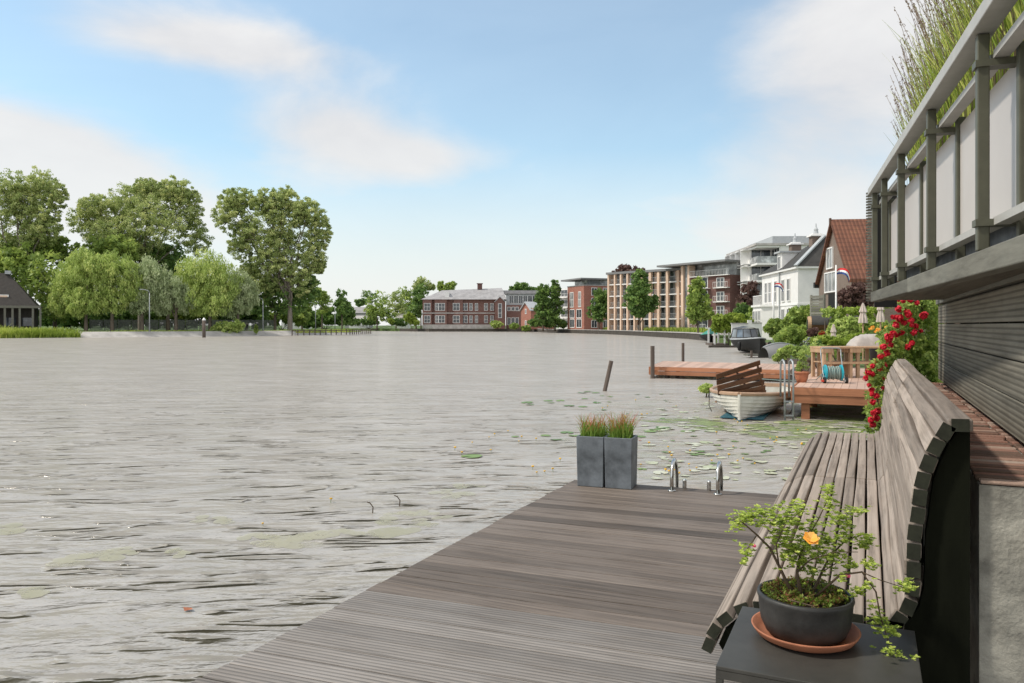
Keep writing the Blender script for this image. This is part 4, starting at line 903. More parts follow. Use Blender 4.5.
def hedge(name,label,px0,px1,pt,pb,d,depth,mat,leaf):
    a=W(px0,d,.5); r=thing(name,label,'hedge',a,TH); Lx=(px1-px0)*d/F; z1=ZZ(pt,d)-.5; z0=0
    n=int(Lx*depth*45+Lx*z1*60); 
    c=np.stack([rng.random(n)*Lx,rng.random(n)*depth,rng.random(n)*z1],1)
    side=rng.integers(0,3,n); c[side==0,1]=.05; c[side==1,2]=z1-.05
    c+=rng.normal(size=c.shape)*.05
    q,v=leafcloud(c,np.full(n,.11),26,leaf,0,None,1.6); mb=MB(); mb.quads(q,v); mb.build('foliage',M[mat],r)
    t=MB()
    for i in range(int(Lx/.5)+1): t.tube([(i*.5,depth/2,0),(i*.5,depth/2,z1*.8)],[.04,.02],5)
    t.build('stem',M['bark'],r)
hedge('hedge','tall clipped bright green hedge in front of the brown house',833,884,309.5,330,31.5,.9,'leaf_lime',.05)
hedge('hedge','end block of clipped hedge turning down beside the barrel sauna',829,838,311,340,31.2,.8,'leaf_mid',.05)
# barrel sauna
r=thing('barrel_sauna','brown barrel shaped garden sauna with dark roofing over the top','sauna',W(809,38,.5),TH-R(17)); s_=38/F
rr=7.2*s_; Lb=2.2; cz=ZZ(324,38)-.5
def arc(r_,a0,a1,n): return [(r_*math.cos(a0+(a1-a0)*i/n), cz+r_*math.sin(a0+(a1-a0)*i/n)) for i in range(n+1)]
m=MB(); m.prism(arc(rr,0,2*math.pi,24)[:-1],0,Lb,'x'); m.build('barrel',M['slat'],r)
m=MB(); o_=arc(rr+.05,-.1,math.pi+.1,18); i_=arc(rr+.01,-.1,math.pi+.1,18)[::-1]; m.prism(o_+i_,.12,Lb+.15,'x'); m.build('roofing',M['roof_slate'],r)
m=MB(); m.prism(arc(rr+.02,0,2*math.pi,24)[:-1],-.06,.1,'x'); m.build('end_hoop',M['tablewood'],r)
m=MB(); m.box(-.1,-.05,-.25,.25,cz-rr*.7,cz+rr*.6); m.build('door',M['glass'],r)
m=MB(); m.box(.2,.4,-rr*.8,rr*.8,0,cz-rr*.85); m.box(Lb-.4,Lb-.2,-rr*.8,rr*.8,0,cz-rr*.85); m.build('cradle',M['post'],r)
def parasol(px,d,pt,pb,label,w_=.115):
    r=thing('parasol',label,'parasol',W(px,d,.52),0,'closed parasols in the garden'); h=ZZ(pt,d)-.52; h0=max(.2,ZZ(pb,d)-.52)
    m=MB(); m.tube([(0,0,0),(0,0,h-.05)],.025,8); m.build('pole',M['tablewood'],r)
    m=MB(); n=16; prof=[(w_*1.15,h0),(w_,h0+(h-h0)*.25),(w_*.62,h0+(h-h0)*.5),(w_*1.0,h0+(h-h0)*.56),(w_*.45,h0+(h-h0)*.85),(.02,h)]
    base=len(m.v)
    for rr_,z_ in prof:
        for k in range(n):
            a=2*math.pi*k/n; q=rr_*(1+.22*(-1)**k); m.v.append((q*math.cos(a),q*math.sin(a),z_))
    for i in range(len(prof)-1):
        for k in range(n): m.f.append([i*n+k,i*n+(k+1)%n,(i+1)*n+(k+1)%n,(i+1)*n+k]); m.a.append(.5)
    m.build('canopy',M['umbrella'],r)
    m=MB(); m.tube([(0,0,0),(0,0,.06)],[.25,.22],14); m.build('foot',M['concrete'],r)
parasol(863,27.5,303,323,'closed beige parasol standing before the clipped hedge')
parasol(880.5,26.5,300,322,'closed beige parasol nearest the roses under the balcony',.1)
parasol(833.5,26.2,324,342,'short closed pink parasol low among the bright shrubs',.085)
# flowers and oddments
r=bush('hydrangea','lilac and white flowering hydrangea on the bank behind the potted conifer',[(813,341,9,4.5),(822,343,5,4)],28,.5,'leaf_mid',.05,20,flowers=('lilac_petal',.05,230),cat='flowering shrub')
r=bush('flowers','small clump of red garden flowers beside the lilac hydrangea',[(822,334,3,3)],30,.5,'leaf_mid',.05,20,flowers=('red_petal',.05,40),cat='flowers')
def sloped():
    r=thing('upturned_boat','upturned grey rowing boat lying on the bank behind the jetty','boat',W(800,33.5,.5),TH+R(200))
    m=MB(); n=10; rows=[]
    for i in range(n+1):
        t=i/n; b=.62*math.sin(math.pi*min(1,t*.85+.02))**.6; h=.62*math.sin(math.pi*min(1,.12+t*.62))
        rows.append([(t*2.2-.3, b*math.cos(a), h*math.sin(a)) for a in [math.pi*j/8 for j in range(9)]])
    vs=[p for r_ in rows for p in r_]; m.add(vs,[(i*9+j,i*9+j+1,(i+1)*9+j+1,(i+1)*9+j) for i in range(n) for j in range(8)]); m.build('hull',M['fascia'],r,smooth=True)
    m=MB(); m.tube([(t*.22-.3,0,.64*math.sin(math.pi*min(1,.12+t/10*.62))) for t in range(11)],.03,6); m.build('keel',M['lead'],r)
sloped()
# ---------------- long jetty ----------------
r=thing('jetty','long low brown jetty with open water in front of it','jetty',(0,0,0))
A=W(650,28,.41); B=W(790,25.8,.41); A2=W(664,32.3,.41); B2=W(800,29.5,.41)
m=MB(); n=30
for i in range(n):
    t0=i/n; t1=(i+.94)/n
    q=[A.lerp(B,t0),A.lerp(B,t1),A2.lerp(B2,t1),A2.lerp(B2,t0)]
    m.add([tuple(p) for p in q]+[(p.x,p.y,p.z-.035) for p in q],[(0,1,2,3),(7,6,5,4),(0,4,5,1),(1,5,6,2),(2,6,7,3),(3,7,4,0)],random.random())
m.build('deck_boards',M['deck2top'],r)
m=MB()
for za,zb_ in ((.27,.405),(.12,.255)): m.bar((A.x,A.y-.03,(za+zb_)/2),(B.x,B.y-.03,(za+zb_)/2),.05,zb_-za,random.random())
m.bar((A.x-.02,A.y,.26),(A2.x-.02,A2.y,.26),.05,.28); m.build('fascia',M['deck2'],r)
for t in (.12,.5,.85):
    p=A.lerp(B,t); q=A2.lerp(B2,t); m=MB(); m.box(p.x-.07,p.x+.07,p.y+.15,p.y+.29,-1,.37); m.box(q.x-.07,q.x+.07,q.y-.3,q.y-.16,-1,.37); m.build('leg',M['post'],r)
for px,d,pt,lb in ((652.5,27.7,346,'leaning mooring pole at the near left corner of the long jetty'),(683,32.5,343,'thin mooring pole behind the far edge of the long jetty')):
    v=W(px,d); m=MB(); m.tube([(0,0,-1),(.0,0,ZZ(pt,d))],.075 if d<30 else .06,8); tag(m.build('mooring_pole',M['post'],loc=(v.x,v.y,0)),lb,'mooring pole')
v=W(604,22.4); m=MB(); m.tube([(0,0,-1),(.02,0,0),(ZZ(361,22.4)*.25,.05,ZZ(361,22.4))],.06,8); tag(m.build('leaning_pole',M['post'],loc=(v.x,v.y,0),rot=(0,0,TH)),'single dark pole leaning right out of the open water','mooring pole')
# ---------------- timber terrace ----------------
D2=.645; r=thing('timber_terrace','raised brown timber terrace on posts above the lilies','terrace',(-1.36,16.72,0)); Lx=4.6; Ly=8.0
m=MB(); n=int(Lx/.145)
for i in range(n+1): m.box(i*.145,i*.145+.139,0.03,Ly,D2-.03,D2,random.random())
m.build('deck_boards',M['deck2top'],r)
m=MB(); m.box(-.02,Lx,-.03,.027,D2-.15,D2-.003,.7); m.box(-.02,Lx,-.01,.04,D2-.32,D2-.155,.3); m.box(-.06,-.022,-.03,Ly,D2-.32,D2-.003,.4); m.build('fascia',M['deck2'],r)
for x in (.13,1.42,2.7,4.0):
    for y in (.06,2.6,5.2): m=MB(); m.box(x,x+.16,y,y+.16,-1,D2-.33,random.random()); m.build('leg',M['deck2'],r)
# boarding ladder
v=W(789,15.55,0); r=thing('boarding_ladder','bent steel boarding ladder hooked on the left corner of the timber terrace','ladder',(v.x,v.y,0),TH)
for sx in (-.085,.085):
    m=MB(); m.tube([(sx,0,-.35),(sx,0,1.05),(sx,.03,1.16),(sx,.12,1.2),(sx,.21,1.16),(sx,.24,1.05),(sx,.24,.45)],.02,8); m.build('rail',M['galv'],r,smooth=True)
for z_ in (-.2,.08,.36): part('rung','galv',r,[(-.085,.085,-.02,.02,z_,z_+.03)])
# white rowing boat
def rowboat():
    bow=W(739.5,15.35,-.12); st=W(762,19.0,-.06); r=thing('rowing_boat','white clinker rowing boat with wooden gunwale and blue waterline','boat',bow,math.atan2(st.y-bow.y,st.x-bow.x)); Lh=3.7
    B=1.78;D_=.53
    rail=hull('hull','offwhite',r,Lh,B,D_,n=16,m=9,sheer=.12,lap=.014)
    m=MB()
    for sg in (1,-1): m.tube([(p[0],sg*(p[1]+.01),p[2]+.01) for p in rail],.04,6)
    m.bar((Lh,-rail[-1][1],rail[-1][2]),(Lh,rail[-1][1],rail[-1][2]),.06,.08)
    m.add([(0,0,D_+.155),(.42,-rail[2][1]*.95,D_+.135),(.42,rail[2][1]*.95,D_+.135)],[(0,1,2)]); m.build('gunwale',M['boatwood'],r,smooth=False)
    m=MB(); m.tube([(-.02,0,.05),(-.035,0,D_+.12)],.028,6); m.build('stem_post',M['offwhite'],r)
    for x in (1.5,2.6): m=MB(); m.box(x,x+.22,-.72,.72,D_-.2,D_-.17); m.build('thwart',M['boatwood'],r)
    m=MB(); m.box(.3,Lh-.1,-.42,.42,.14,.16); m.build('floor',M['boatblue'],r)
    for sg in (1,-1):
        p=rail[7]; m=MB(); m.tube([(p[0],sg*(p[1]+.05),p[2]+.03),(p[0],sg*(p[1]+.06),.25),(p[0],sg*(p[1]-.04),.02)],.008,5); m.build('rope',M['black'],r)
rowboat()
# slatted panel leaning in the boat
d=16.3; r=thing('wooden_grating','brown slatted timber panel standing tilted inside the rowing boat','panel',W(742,d,.35),TH); s_=d/F
def pp(px,py,dy=0): return ((px-742)*s_,dy,ZZ(py,d)-.35)
Ls=[(713,374.5),(714,380.5),(715,386.0),(716,391.0),(727,393.0),(742,394)]; Rs=[(760,361),(762,368),(764,374.5),(765.5,381),(767,386.5),(768,391.5)]
m=MB()
for i,(a,b) in enumerate(zip(Ls,Rs)):
    y0=-.25+i*.03; m.bar(pp(a[0],a[1]+1.5,y0),pp(b[0],b[1]+1.5,y0+.25),.022,.105,random.random(),up=(0,-.35,1))
m.build('slats',M['slat'],r)
for f_,w_ in ((.93,.03),(.45,.03)):
    m=MB(); a=[Ls[0][k]+(Rs[0][k]-Ls[0][k])*f_ for k in (0,1)]; b=[Ls[5][k]+(Rs[5][k]-Ls[5][k])*f_ for k in (0,1)]; m.bar(pp(a[0],a[1],-.0),pp(b[0],b[1]+3,.12),.04,w_,up=(0,1,0)); m.build('batten',M['slat'],r)
# terracotta pot with conifer
def terrapot(v,r0,h): 
    m=MB(); m.lathe([(r0*.6,0),(r0*.82,h*.35),(r0*.92,h*.7),(r0*.94,h*.8),(r0*1.06,h*.81),(r0*1.06,h),(r0*.9,h),(r0*.86,h*.85)],24); return m
v=W(801.5,17.1,D2); r=thing('potted_shrub','upright green shrub in a round terracotta pot on the timber terrace','potted plant',v)
terrapot(v,.16,.24).build('pot',M['terra'],r,smooth=True)
cen=[];vb=[]
for i in range(46): t=random.random(); a=random.random()*6.28; q=.13*(1-t*.45)*math.sqrt(random.random()); cen.append((q*math.cos(a),q*math.sin(a),.27+t*.4)); vb.append(random.random())
q,v_=leafcloud(cen,np.full(46,.045),22,.022,0,vb,2); m=MB(); m.quads(q,v_); m.build('foliage',M['leaf_mid'],r); m=MB(); m.tube([(0,0,.15),(0,0,.6)],[.015,.006],6); m.build('stem',M['twig'],r)
v=W(812,20.4,D2); r=thing('potted_plant','loose leafy plant in a dark bowl on a three legged stand','potted plant',v)
m=MB(); m.lathe([(.05,.26),(.17,.3),(.25,.4),(.24,.4),(.15,.33)],20); m.build('bowl',M['bark'],r,smooth=True)
for a in (.3,2.4,4.5): m=MB(); m.bar((.04*math.cos(a),.04*math.sin(a),.28),(.2*math.cos(a),.2*math.sin(a),0),.03,.03); m.build('leg',M['bark'],r)
cen=[(random.gauss(0,.13),random.gauss(0,.13),.5+abs(random.gauss(0,.16))) for _ in range(50)]; q,v_=leafcloud(cen,np.full(50,.06),16,.03,0,None,2); m=MB(); m.quads(q,v_); m.build('foliage',M['leaf_light'],r)
# hose reel
def hosereel():
    v=W(834,16.9,D2); r=thing('hose_reel','turquoise garden hose reel on small black wheels at the terrace edge','hose reel',v,TH+R(-8)); s_=17/F
    def seg(x0,x1,r_,n=20):
        return [(x0,r_),(x1,r_)]
    for x0,x1,rr_ in ((-.2,-.17,.175),(.13,.16,.175)):
        m=MB(); pts=[(math.cos(a)*rr_,.22+math.sin(a)*rr_) for a in [2*math.pi*i/22 for i in range(22)]]; m.prism(pts,x0,x1,'x'); m.build('drum_side',M['turq'],r)
    m=MB(); pts=[(math.cos(a)*.06,.22+math.sin(a)*.06) for a in [2*math.pi*i/16 for i in range(16)]]; m.prism(pts,-.22,.2,'x'); m.build('axle',M['turq'],r)
    m=MB()
    for k in range(9): 
        x=-.15+.033*k; rr_=.13+.012*math.sin(k*2.1); m.tube([(x+.004*math.sin(a*2),math.cos(a)*rr_,.22+math.sin(a)*rr_) for a in [2*math.pi*i/20 for i in range(21)]],.014,6)
    m.build('hose',M['hose'],r,smooth=True)
    m=MB()
    for sx in (-.23,.19): m.tube([(sx,-.18,.05),(sx,0,.22),(sx,.16,.55),(sx,.2,.72)],.011,6); m.tube([(sx,.16,.05),(sx,0,.22)],.011,6); m.tube([(sx,-.18,.05),(sx,.16,.05)],.011,6)
    m.tube([(-.23,.2,.72),(-.2,.21,.75),(.16,.21,.75),(.19,.2,.72)],.012,6); m.build('frame',M['galv'],r,smooth=True)
    for sx in (-.25,.2):
        m=MB(); pts=[(-.12+math.cos(a)*.065,.066+math.sin(a)*.065) for a in [2*math.pi*i/16 for i in range(16)]]; m.prism(pts,sx,sx+.05,'x'); m.build('wheel',M['black'],r)
    for p in ((-.3,-.18,.03),(.12,.1,.2)): m=MB(); m.box(p[0],p[0]+.06,p[1],p[1]+.05,p[2],p[2]+.05); m.build('connector',M['redplastic'],r,bevel=.01)
    m=MB(); m.tube([(-.24,-.0,.2),(-.35,.1,.06),(-.6,.35,.02),(-1.0,.4,.015),(-1.5,1.0,.015)],.008,5); m.build('hose_end',M['hose'],r,smooth=True)
hosereel()
# wooden table with shelf
def gtable():
    v=W(823,18.4,D2); r=thing('garden_table','sturdy new wood garden table with paired legs and a lower shelf','table',v,TH+R(6)); Lx=2.1; h=.74
    m=MB()
    for k in range(5): m.box(0,Lx,.0+k*.13,.122+k*.13,h-.04,h,random.random())
    m.build('tabletop',M['tablewood'],r)
    for x in (.02,.17,.68,.86,1.4,1.95):
        for y in (.02,.55): m=MB(); m.box(x,x+.07,y,y+.07,0,h-.043,random.random()); m.build('leg',M['tablewood'],r)
    m=MB()
    for k in range(3): m.box(.03,Lx-.03,.1+k*.14,.23+k*.14,.36,.385,random.random())
    m.box(.03,Lx-.03,-.01,.018,.33,.385,.6); m.build('shelf',M['tablewood'],r)
    m=MB(); m.box(.0,.24,-.02,.62,h-.14,h-.045); m.box(.68,.95,-.02,.62,h-.14,h-.045); m.box(.2,.95,.5,.54,.03,.3); m.build('apron',M['tablewood'],r)
gtable()
v=W(865,19.3,D2+.74); r=thing('covered_barbecue','barbecue under a rumpled grey cloth on the wooden garden table','barbecue',v,TH)
m=MB(); nx,ny=22,14; vs=[]
for j in range(ny+1):
    for i in range(nx+1):
        x=-.46+.92*i/nx; y=-.28+.56*j/ny; e=min(1,max(0,(1-abs(x)/.46)*2.4))**.6*min(1,max(0,(1-abs(y)/.28)*3.5))**.5
        z_=.30*e*(1+.12*math.sin(x*9+y*4)-.25*(x<-.15)*min(1,(-.15-x)*4))+.012*math.sin(x*40+y*13)*e
        vs.append((x+.02*math.sin(y*20),y,z_))
m.add(vs,[(j*(nx+1)+i,j*(nx+1)+i+1,(j+1)*(nx+1)+i+1,(j+1)*(nx+1)+i) for j in range(ny) for i in range(nx)]); m.build('cover',M['canvas'],r,smooth=True).scale=(.8,.9,.85)
m=MB(); m.box(-.33,.33,-.2,.2,0,.03); m.build('base',M['black'],r)
v=W(878,20.5,D2+.0); r=thing('flower_pot','dark pot of orange and red flowers at the far end of the garden table','potted plant',(v.x,v.y,D2))
m=MB(); m.lathe([(.16,0),(.22,.7),(.25,.85),(.22,.86),(.2,.8)],20); m.build('pot',M['black'],r,smooth=True)
cen=[(random.gauss(0,.13),random.gauss(0,.1),1.0+random.gauss(0,.06)) for _ in range(30)]; q,v_=leafcloud(cen,np.full(30,.05),12,.03,0,None,1.6); m=MB(); m.quads(q,v_); m.build('foliage',M['leaf_dark'],r)
q,v_=leafcloud(cen[:12],np.full(12,.05),8,.03,0,None,1.1); q[:,:,2]+=.1; m=MB(); m.quads(q,v_); m.build('blossom',M['orange_petal'],r)
# ---------------- water lilies ----------------
def pad_mesh(rd, k):
    n=14; a0=.25; vs=[(0,0,.006)]; 
    for i in range(n+1):
        a=a0+(2*math.pi-2*a0)*i/n; q=rd*(1+.06*math.sin(3*a+k)); vs.append((q*math.cos(a),q*.92*math.sin(a),.006+.012*rd*math.sin(2*a+k)*(3 if k%3==0 else 1)+(.0)))
    m=MB(); m.add(vs,[(0,i,i+1) for i in range(1,n+1)],(k%5)/5+.1); return m
pads=[pad_mesh(.11,k).mesh('lily_pad',M['pad']) for k in range(5)]; ppads=[pad_mesh(.085,k).mesh('pale_lily_pad',M['padpale']) for k in range(5)]
def in_free(v): 
    # open water outside deck, boat and terrace
    if v.x>-2.62 and v.y<7.2: return False
    if v.x>.15: return False
    if -1.5<v.x and 16.5<v.y<25: return False
    bw=W(758,16.8); 
    if (v-bw).length<1.25: return False
    return True
npd=0; pts=[]
def put_pad(px,py,sc_=1.0,pale=False,lb=None):
    global npd
    v=G(px,py,0)
    if not in_free(v): return
    o=place('lily_pad',(ppads if pale else pads)[npd%5],None,(v.x,v.y,.004+random.random()*.006),(random.uniform(-.05,.05),random.uniform(-.05,.05),random.random()*6.28)); k=sc_*random.uniform(.75,1.3); o.scale=(k,k,k)
    tag(o,lb or ('pale silvery lily pad lying in the weed mat between deck and rowing boat' if pale else 'small green lily pad floating on the water beyond the deck end'),'lily pad',None if lb else ('pale lily pads in the weed mat' if pale else 'green lily pads beyond the deck end')); npd+=1
for px,py in [(530,405),(527,403),(548,401),(551,403),(560,401),(582,393),(588,392),(596,393),(585,399),(602,396),(597,403),(569,406),(583,407),(515,437),(546,436),(556,440),(567,433),(640,437),(655,430),(650,432),(663,428),(713,392),(610,397),(574,436)]: put_pad(px,py,random.uniform(.8,1.3))
for i in range(210):
    t=random.random(); py=random.choice([random.uniform(385,412),random.uniform(410,435),random.uniform(420,480)]); px=random.uniform(640,868) if py<440 else random.uniform(645,810)
    if py<400 and px<690: continue
    put_pad(px,py,random.uniform(.6,1.15),True)
for i in range(75): put_pad(random.uniform(585,865),random.uniform(392,470),random.uniform(.35,.7))
put_pad(472,457,1.35,False,'largest green lily pad floating alone left of the planters')
# yellow lily buds on stalks
fl=MB(); fl.lathe([(.004,0),(.018,.008),(.024,.022),(.02,.034),(.008,.036)],10); me_b=fl.mesh('lily_bloom',M['yellow_petal'],True)
stl=MB(); stl.tube([(0,0,-.1),(.004,0,.03),(0,0,.075)],.004,5); me_s=stl.mesh('lily_stalk',M['leaf_dark'])
nb=0
BL=[(263,521),(331,498),(491,381+68),(455,447),(462,452),(489,436),(495,433),(508,430),(522,436),(519,440),(536,438),(537,471),(533,466),(472,441),(610,457),(665,469),(689,463),(690,469),(697,466),(712,459),(721,467),(742,421),(770,437),(776,440),(798,429),(733,445),(755,462),(672,455),(641,463),(560,458),(545,470),(553,468)]
for px,py in BL+[(random.uniform(590,860),random.uniform(398,478)) for _ in range(46)]:
    v=G(px,py,.05)
    if not in_free(v): continue
    r=place('yellow_water_lily',me_s,None,(v.x,v.y,0),(random.uniform(-.15,.15),random.uniform(-.15,.15),random.random()*6)); k=random.uniform(.5,.85); r.scale=(k,k,k*.7)
    tag(r,'small yellow water lily bud standing just above the water','water lily','yellow water lily buds on the canal'); place('bloom',me_b,r,(0,0,.065)); nb+=1
for px,py,lb in ((399,506,'thin bent dead stalk sticking out of the water nearest the deck corner'),(372,513,'short broken stalk in the water beside the pale lily leaves'),(721,478,'broken brown stalk beyond the ladder')):
    v=G(px,py); m=MB(); m.tube([(0,0,-.1),(.01,0,.06),(-.02,0,.1),(-.05,0,.11)],.006,5); tag(m.build('dead_stalk',M['twig'],loc=(v.x,v.y,0),rot=(0,0,TH)),lb,'stalk')
for px,py,lb in ((188,611,'small brown floating leaf in the nearest open water'),(640,441,'curled brown leaf floating in front of the rowing boat')):
    v=G(px,py); m=MB(); m.add([(0,-.03,.01),(.045,0,.02),(0,.03,.012),(-.045,0,.02),(0,0,.005)],[(0,1,4),(1,2,4),(2,3,4),(3,0,4)]); tag(m.build('floating_leaf',M['terra'],loc=(v.x,v.y,0)),lb,'leaf')
# submerged pale lily leaves and floating duckweed mats
def mat_weed():
    t=NT('pale_weed'); v=t.coord(); n=t.noise(v,1.4,5,.6); a=t.attr()
    col=t.ramp(n,[(.3,(.44,.42,.28)),(.7,(.53,.5,.37))]); b=t.bsdf(col,.35,n,.2,.01,0,.5)
    tr=t.n('ShaderNodeBsdfTransparent'); mx=t.n('ShaderNodeMixShader')
    f=t.ramp(t.noise(v,3.2,6,.65),[(.42,.8),(.58,0)]); t.l(t.math('MAXIMUM',f,a),mx.inputs[0]); t.l(b.outputs[0],mx.inputs[1]); t.l(tr.outputs[0],mx.inputs[2]); t.l(mx.outputs[0],t.out.inputs[0]); return t.m
M['weed']=mat_weed()
mb=MB()
def blob(px,py,r,a=0.0,z=.002):
    v=G(px,py); n=14; ph=random.random()*6; vs=[(v.x+r*(1+.15*math.sin(2*q+ph))*math.cos(q),v.y+r*(1+.15*math.sin(2*q+ph))*math.sin(q),z) for q in [2*math.pi*i/n for i in range(n)]]; mb.add(vs,[list(range(n))],a)
zc=0
for px,py,r in [(385,522,.16),(412,512,.17),(425,524,.15),(402,531,.2),(380,533,.13),(430,515,.12),(300,539,.22),(318,536,.2),(283,545,.15),(340,532,.13),(95,557,.2),(70,563,.15),(30,593,.15),(15,530,.2),(120,552,.11),(215,520,.15),(265,538,.16),(180,552,.12),(452,493,.2),(465,487,.16)]:
    for j in range(6): zc+=1; blob(px+random.gauss(0,r*55),py+random.gauss(0,r*14),r*random.uniform(.35,.6),.45,.0012+zc*.00004)
tag(mb.build('sunken_lily_leaves',M['weed']),'pale yellowish lily leaves lying just under the surface left of the deck','lily leaves',kind='stuff')
mb=MB()
g=[G(600,404),G(560,440),G(590,476),(G(700,482)),G(800,480),G(812,452),Vector((-.2,15.0,0)),Vector((-.0,16.6,0)),G(790,402),G(770,396),G(700,396),G(650,400)]
mb.add([(p.x,p.y,.0025) for p in g],[list(range(len(g)))],0.0)
def mat_mat():
    t=NT('floating_weed'); v=t.coord((1,2.6,1),(0,0,-TH)); n=t.noise(v,.9,5,.6); n2=t.noise(t.coord(),5,4,.6)
    col=t.ramp(n2,[(.3,(.30,.32,.17)),(.5,(.52,.52,.37)),(.75,(.62,.61,.48))]); b=t.bsdf(col,.3,t.noise(v,6,3),.3,.02,0,.6)
    tr=t.n('ShaderNodeBsdfTransparent'); mx=t.n('ShaderNodeMixShader')
    f=t.ramp(t.math('ADD',t.math('MULTIPLY',n,.75),t.math('MULTIPLY',n2,.3)),[(.54,.97),(.68,.45)]); t.l(f,mx.inputs[0]); t.l(b.outputs[0],mx.inputs[1]); t.l(tr.outputs[0],mx.inputs[2]); t.l(mx.outputs[0],t.out.inputs[0]); return t.m
M['floatweed']=mat_mat()
tag(mb.build('floating_weed',M['floatweed']),'broken mat of pale floating weed between the deck and the rowing boat','water weed',kind='stuff')
mb=MB(); g=[(-4.2,15.2),(-1.5,13.6),(.1,13.5),(.1,17.5),(.1,24),(-1.3,24),(-1.35,16.6),(-2.2,15.2),(-3.2,16.2)]
mb.add([(p[0],p[1],.0045) for p in g],[list(range(len(g)))],0)
t=NT('duckweed'); n=t.noise(t.coord((1,2,1)),1.6,6,.65); b=t.bsdf(t.ramp(t.noise(t.coord(),9,4),[(.3,(.12,.17,.04)),(.7,(.3,.35,.14))]),.5); tr=t.n('ShaderNodeBsdfTransparent'); mx=t.n('ShaderNodeMixShader'); t.l(t.ramp(n,[(.45,1),(.55,.1)]),mx.inputs[0]); t.l(b.outputs[0],mx.inputs[1]); t.l(tr.outputs[0],mx.inputs[2]); t.l(mx.outputs[0],t.out.inputs[0])
tag(mb.build('duckweed',t.m),'green duckweed scum around the boat and under the timber terrace','duckweed',kind='stuff')
bush('water_plant','bright green tuft of emergent water plant left of the rowing boat bow',[(707,388.5,8,4)],20.5,.0,'leaf_light',.05,30)
# ---------------- the grey deck ----------------
SH=.07
def deck():
    r=thing('swimming_deck','weathered grey timber deck with ribbed boards near the camera','deck',(0,0,0))
    a=MB(); b=MB(); y=7.06; i=0
    while y>-1.6:
        y0=y-(.1385 if y<3.86 else .1405); tgt=b if y<3.86 else a
        xl=-2.5+random.uniform(-.006,.006); z0=random.uniform(-.0015,.0015)
        tgt.box(xl,.3,y0,y,.422+z0,.45+z0,random.random(),shear=SH); y-=.145; i+=1
    a.build('smooth_boards',M['deck'],r,bevel=.003); b.build('ribbed_boards',M['deck_ribbed'],r,bevel=.003)
    for x in (-2.42,-1.6,-.8,0.): m=MB(); m.box(x,x+.06,-1.6,6.8,.27,.419); m.build('joist',M['post'],r)
    for x in (-2.4,-.9):
        for yy in (6.4,3.4,.4): m=MB(); m.tube([(x,yy,-1),(x,yy,.27)],.07,8); m.build('pile',M['post'],r)
deck()
# two zinc planters
def planter(x,y,lb,seed):
    w0=.118; w1=.126; h=.45; r=thing('planter',lb,'planter',(x,y,.452),R(4),'pair of zinc planters on the deck corner')
    m=MB(); v=[(-w0,-w0,0),(w0,-w0,0),(w0,w0,0),(-w0,w0,0),(-w1,-w1,h),(w1,-w1,h),(w1,w1,h),(-w1,w1,h)]
    i1=w1-.016; v+=[(-i1,-i1,h),(i1,-i1,h),(i1,i1,h),(-i1,i1,h),(-i1,-i1,h-.05),(i1,-i1,h-.05),(i1,i1,h-.05),(-i1,i1,h-.05)]
    m.add(v,[(3,2,1,0),(0,1,5,4),(1,2,6,5),(2,3,7,6),(3,0,4,7),(4,5,9,8),(5,6,10,9),(6,7,11,10),(7,4,8,11),(8,9,13,12),(9,10,14,13),(10,11,15,14),(11,8,12,15)]); m.build('box',M['zinc'],r,bevel=.005)
    m=MB(); m.box(-i1,i1,-i1,i1,h-.08,h-.04); m.build('soil',M['soil'],r)
    n=300; p=np.stack([rng.uniform(-.1,.1,n),rng.uniform(-.1,.1,n),np.full(n,h-.045)],1); hh=rng.uniform(.12,.27,n)*(1 if seed else .9)
    q,v_=blades(p,hh,.0065,.7,seg=3); v_=np.concatenate([v_[:n]*.25,.05+v_[:n]*.4,.25+v_[:n]*.75]); m=MB(); m.quads(q,v_); m.build('grass_tuft',M['leaf_redgrass'],r)
planter(-2.272,6.76,'left one of two zinc planters, with reddish brush like grass',0)
planter(-2.017,6.78,'right one of two zinc planters, with taller spiky grass and a visible side',1)
# swim ladder
r=thing('swim_ladder','stainless swimming ladder with two hooped handrails at the deck end','ladder',(-1.37,6.9,.452),R(4))
for sx in (-.195,.195):
    m=MB(); m.tube([(sx,-.12,0),(sx,-.12,.13),(sx,-.1,.20),(sx,-.04,.245),(sx,.03,.25),(sx,.1,.215),(sx,.15,.15),(sx,.17,.05),(sx,.17,-.8)],.0165,10); m.tube([(sx,-.12,0),(sx,-.12,.008)],.035,14); m.build('handrail',M['steel'],r,smooth=True)
for sx in (-.105,.105): m=MB(); m.tube([(sx,.02,0),(sx,.02,.075),(sx,.02,.085)],[.018,.018,.012],12); m.build('stub_post',M['steel'],r)
for z_ in (-.55,-.8): m=MB(); m.box(-.2,.2,.15,.2,z_,z_+.02); m.build('step',M['steel'],r)
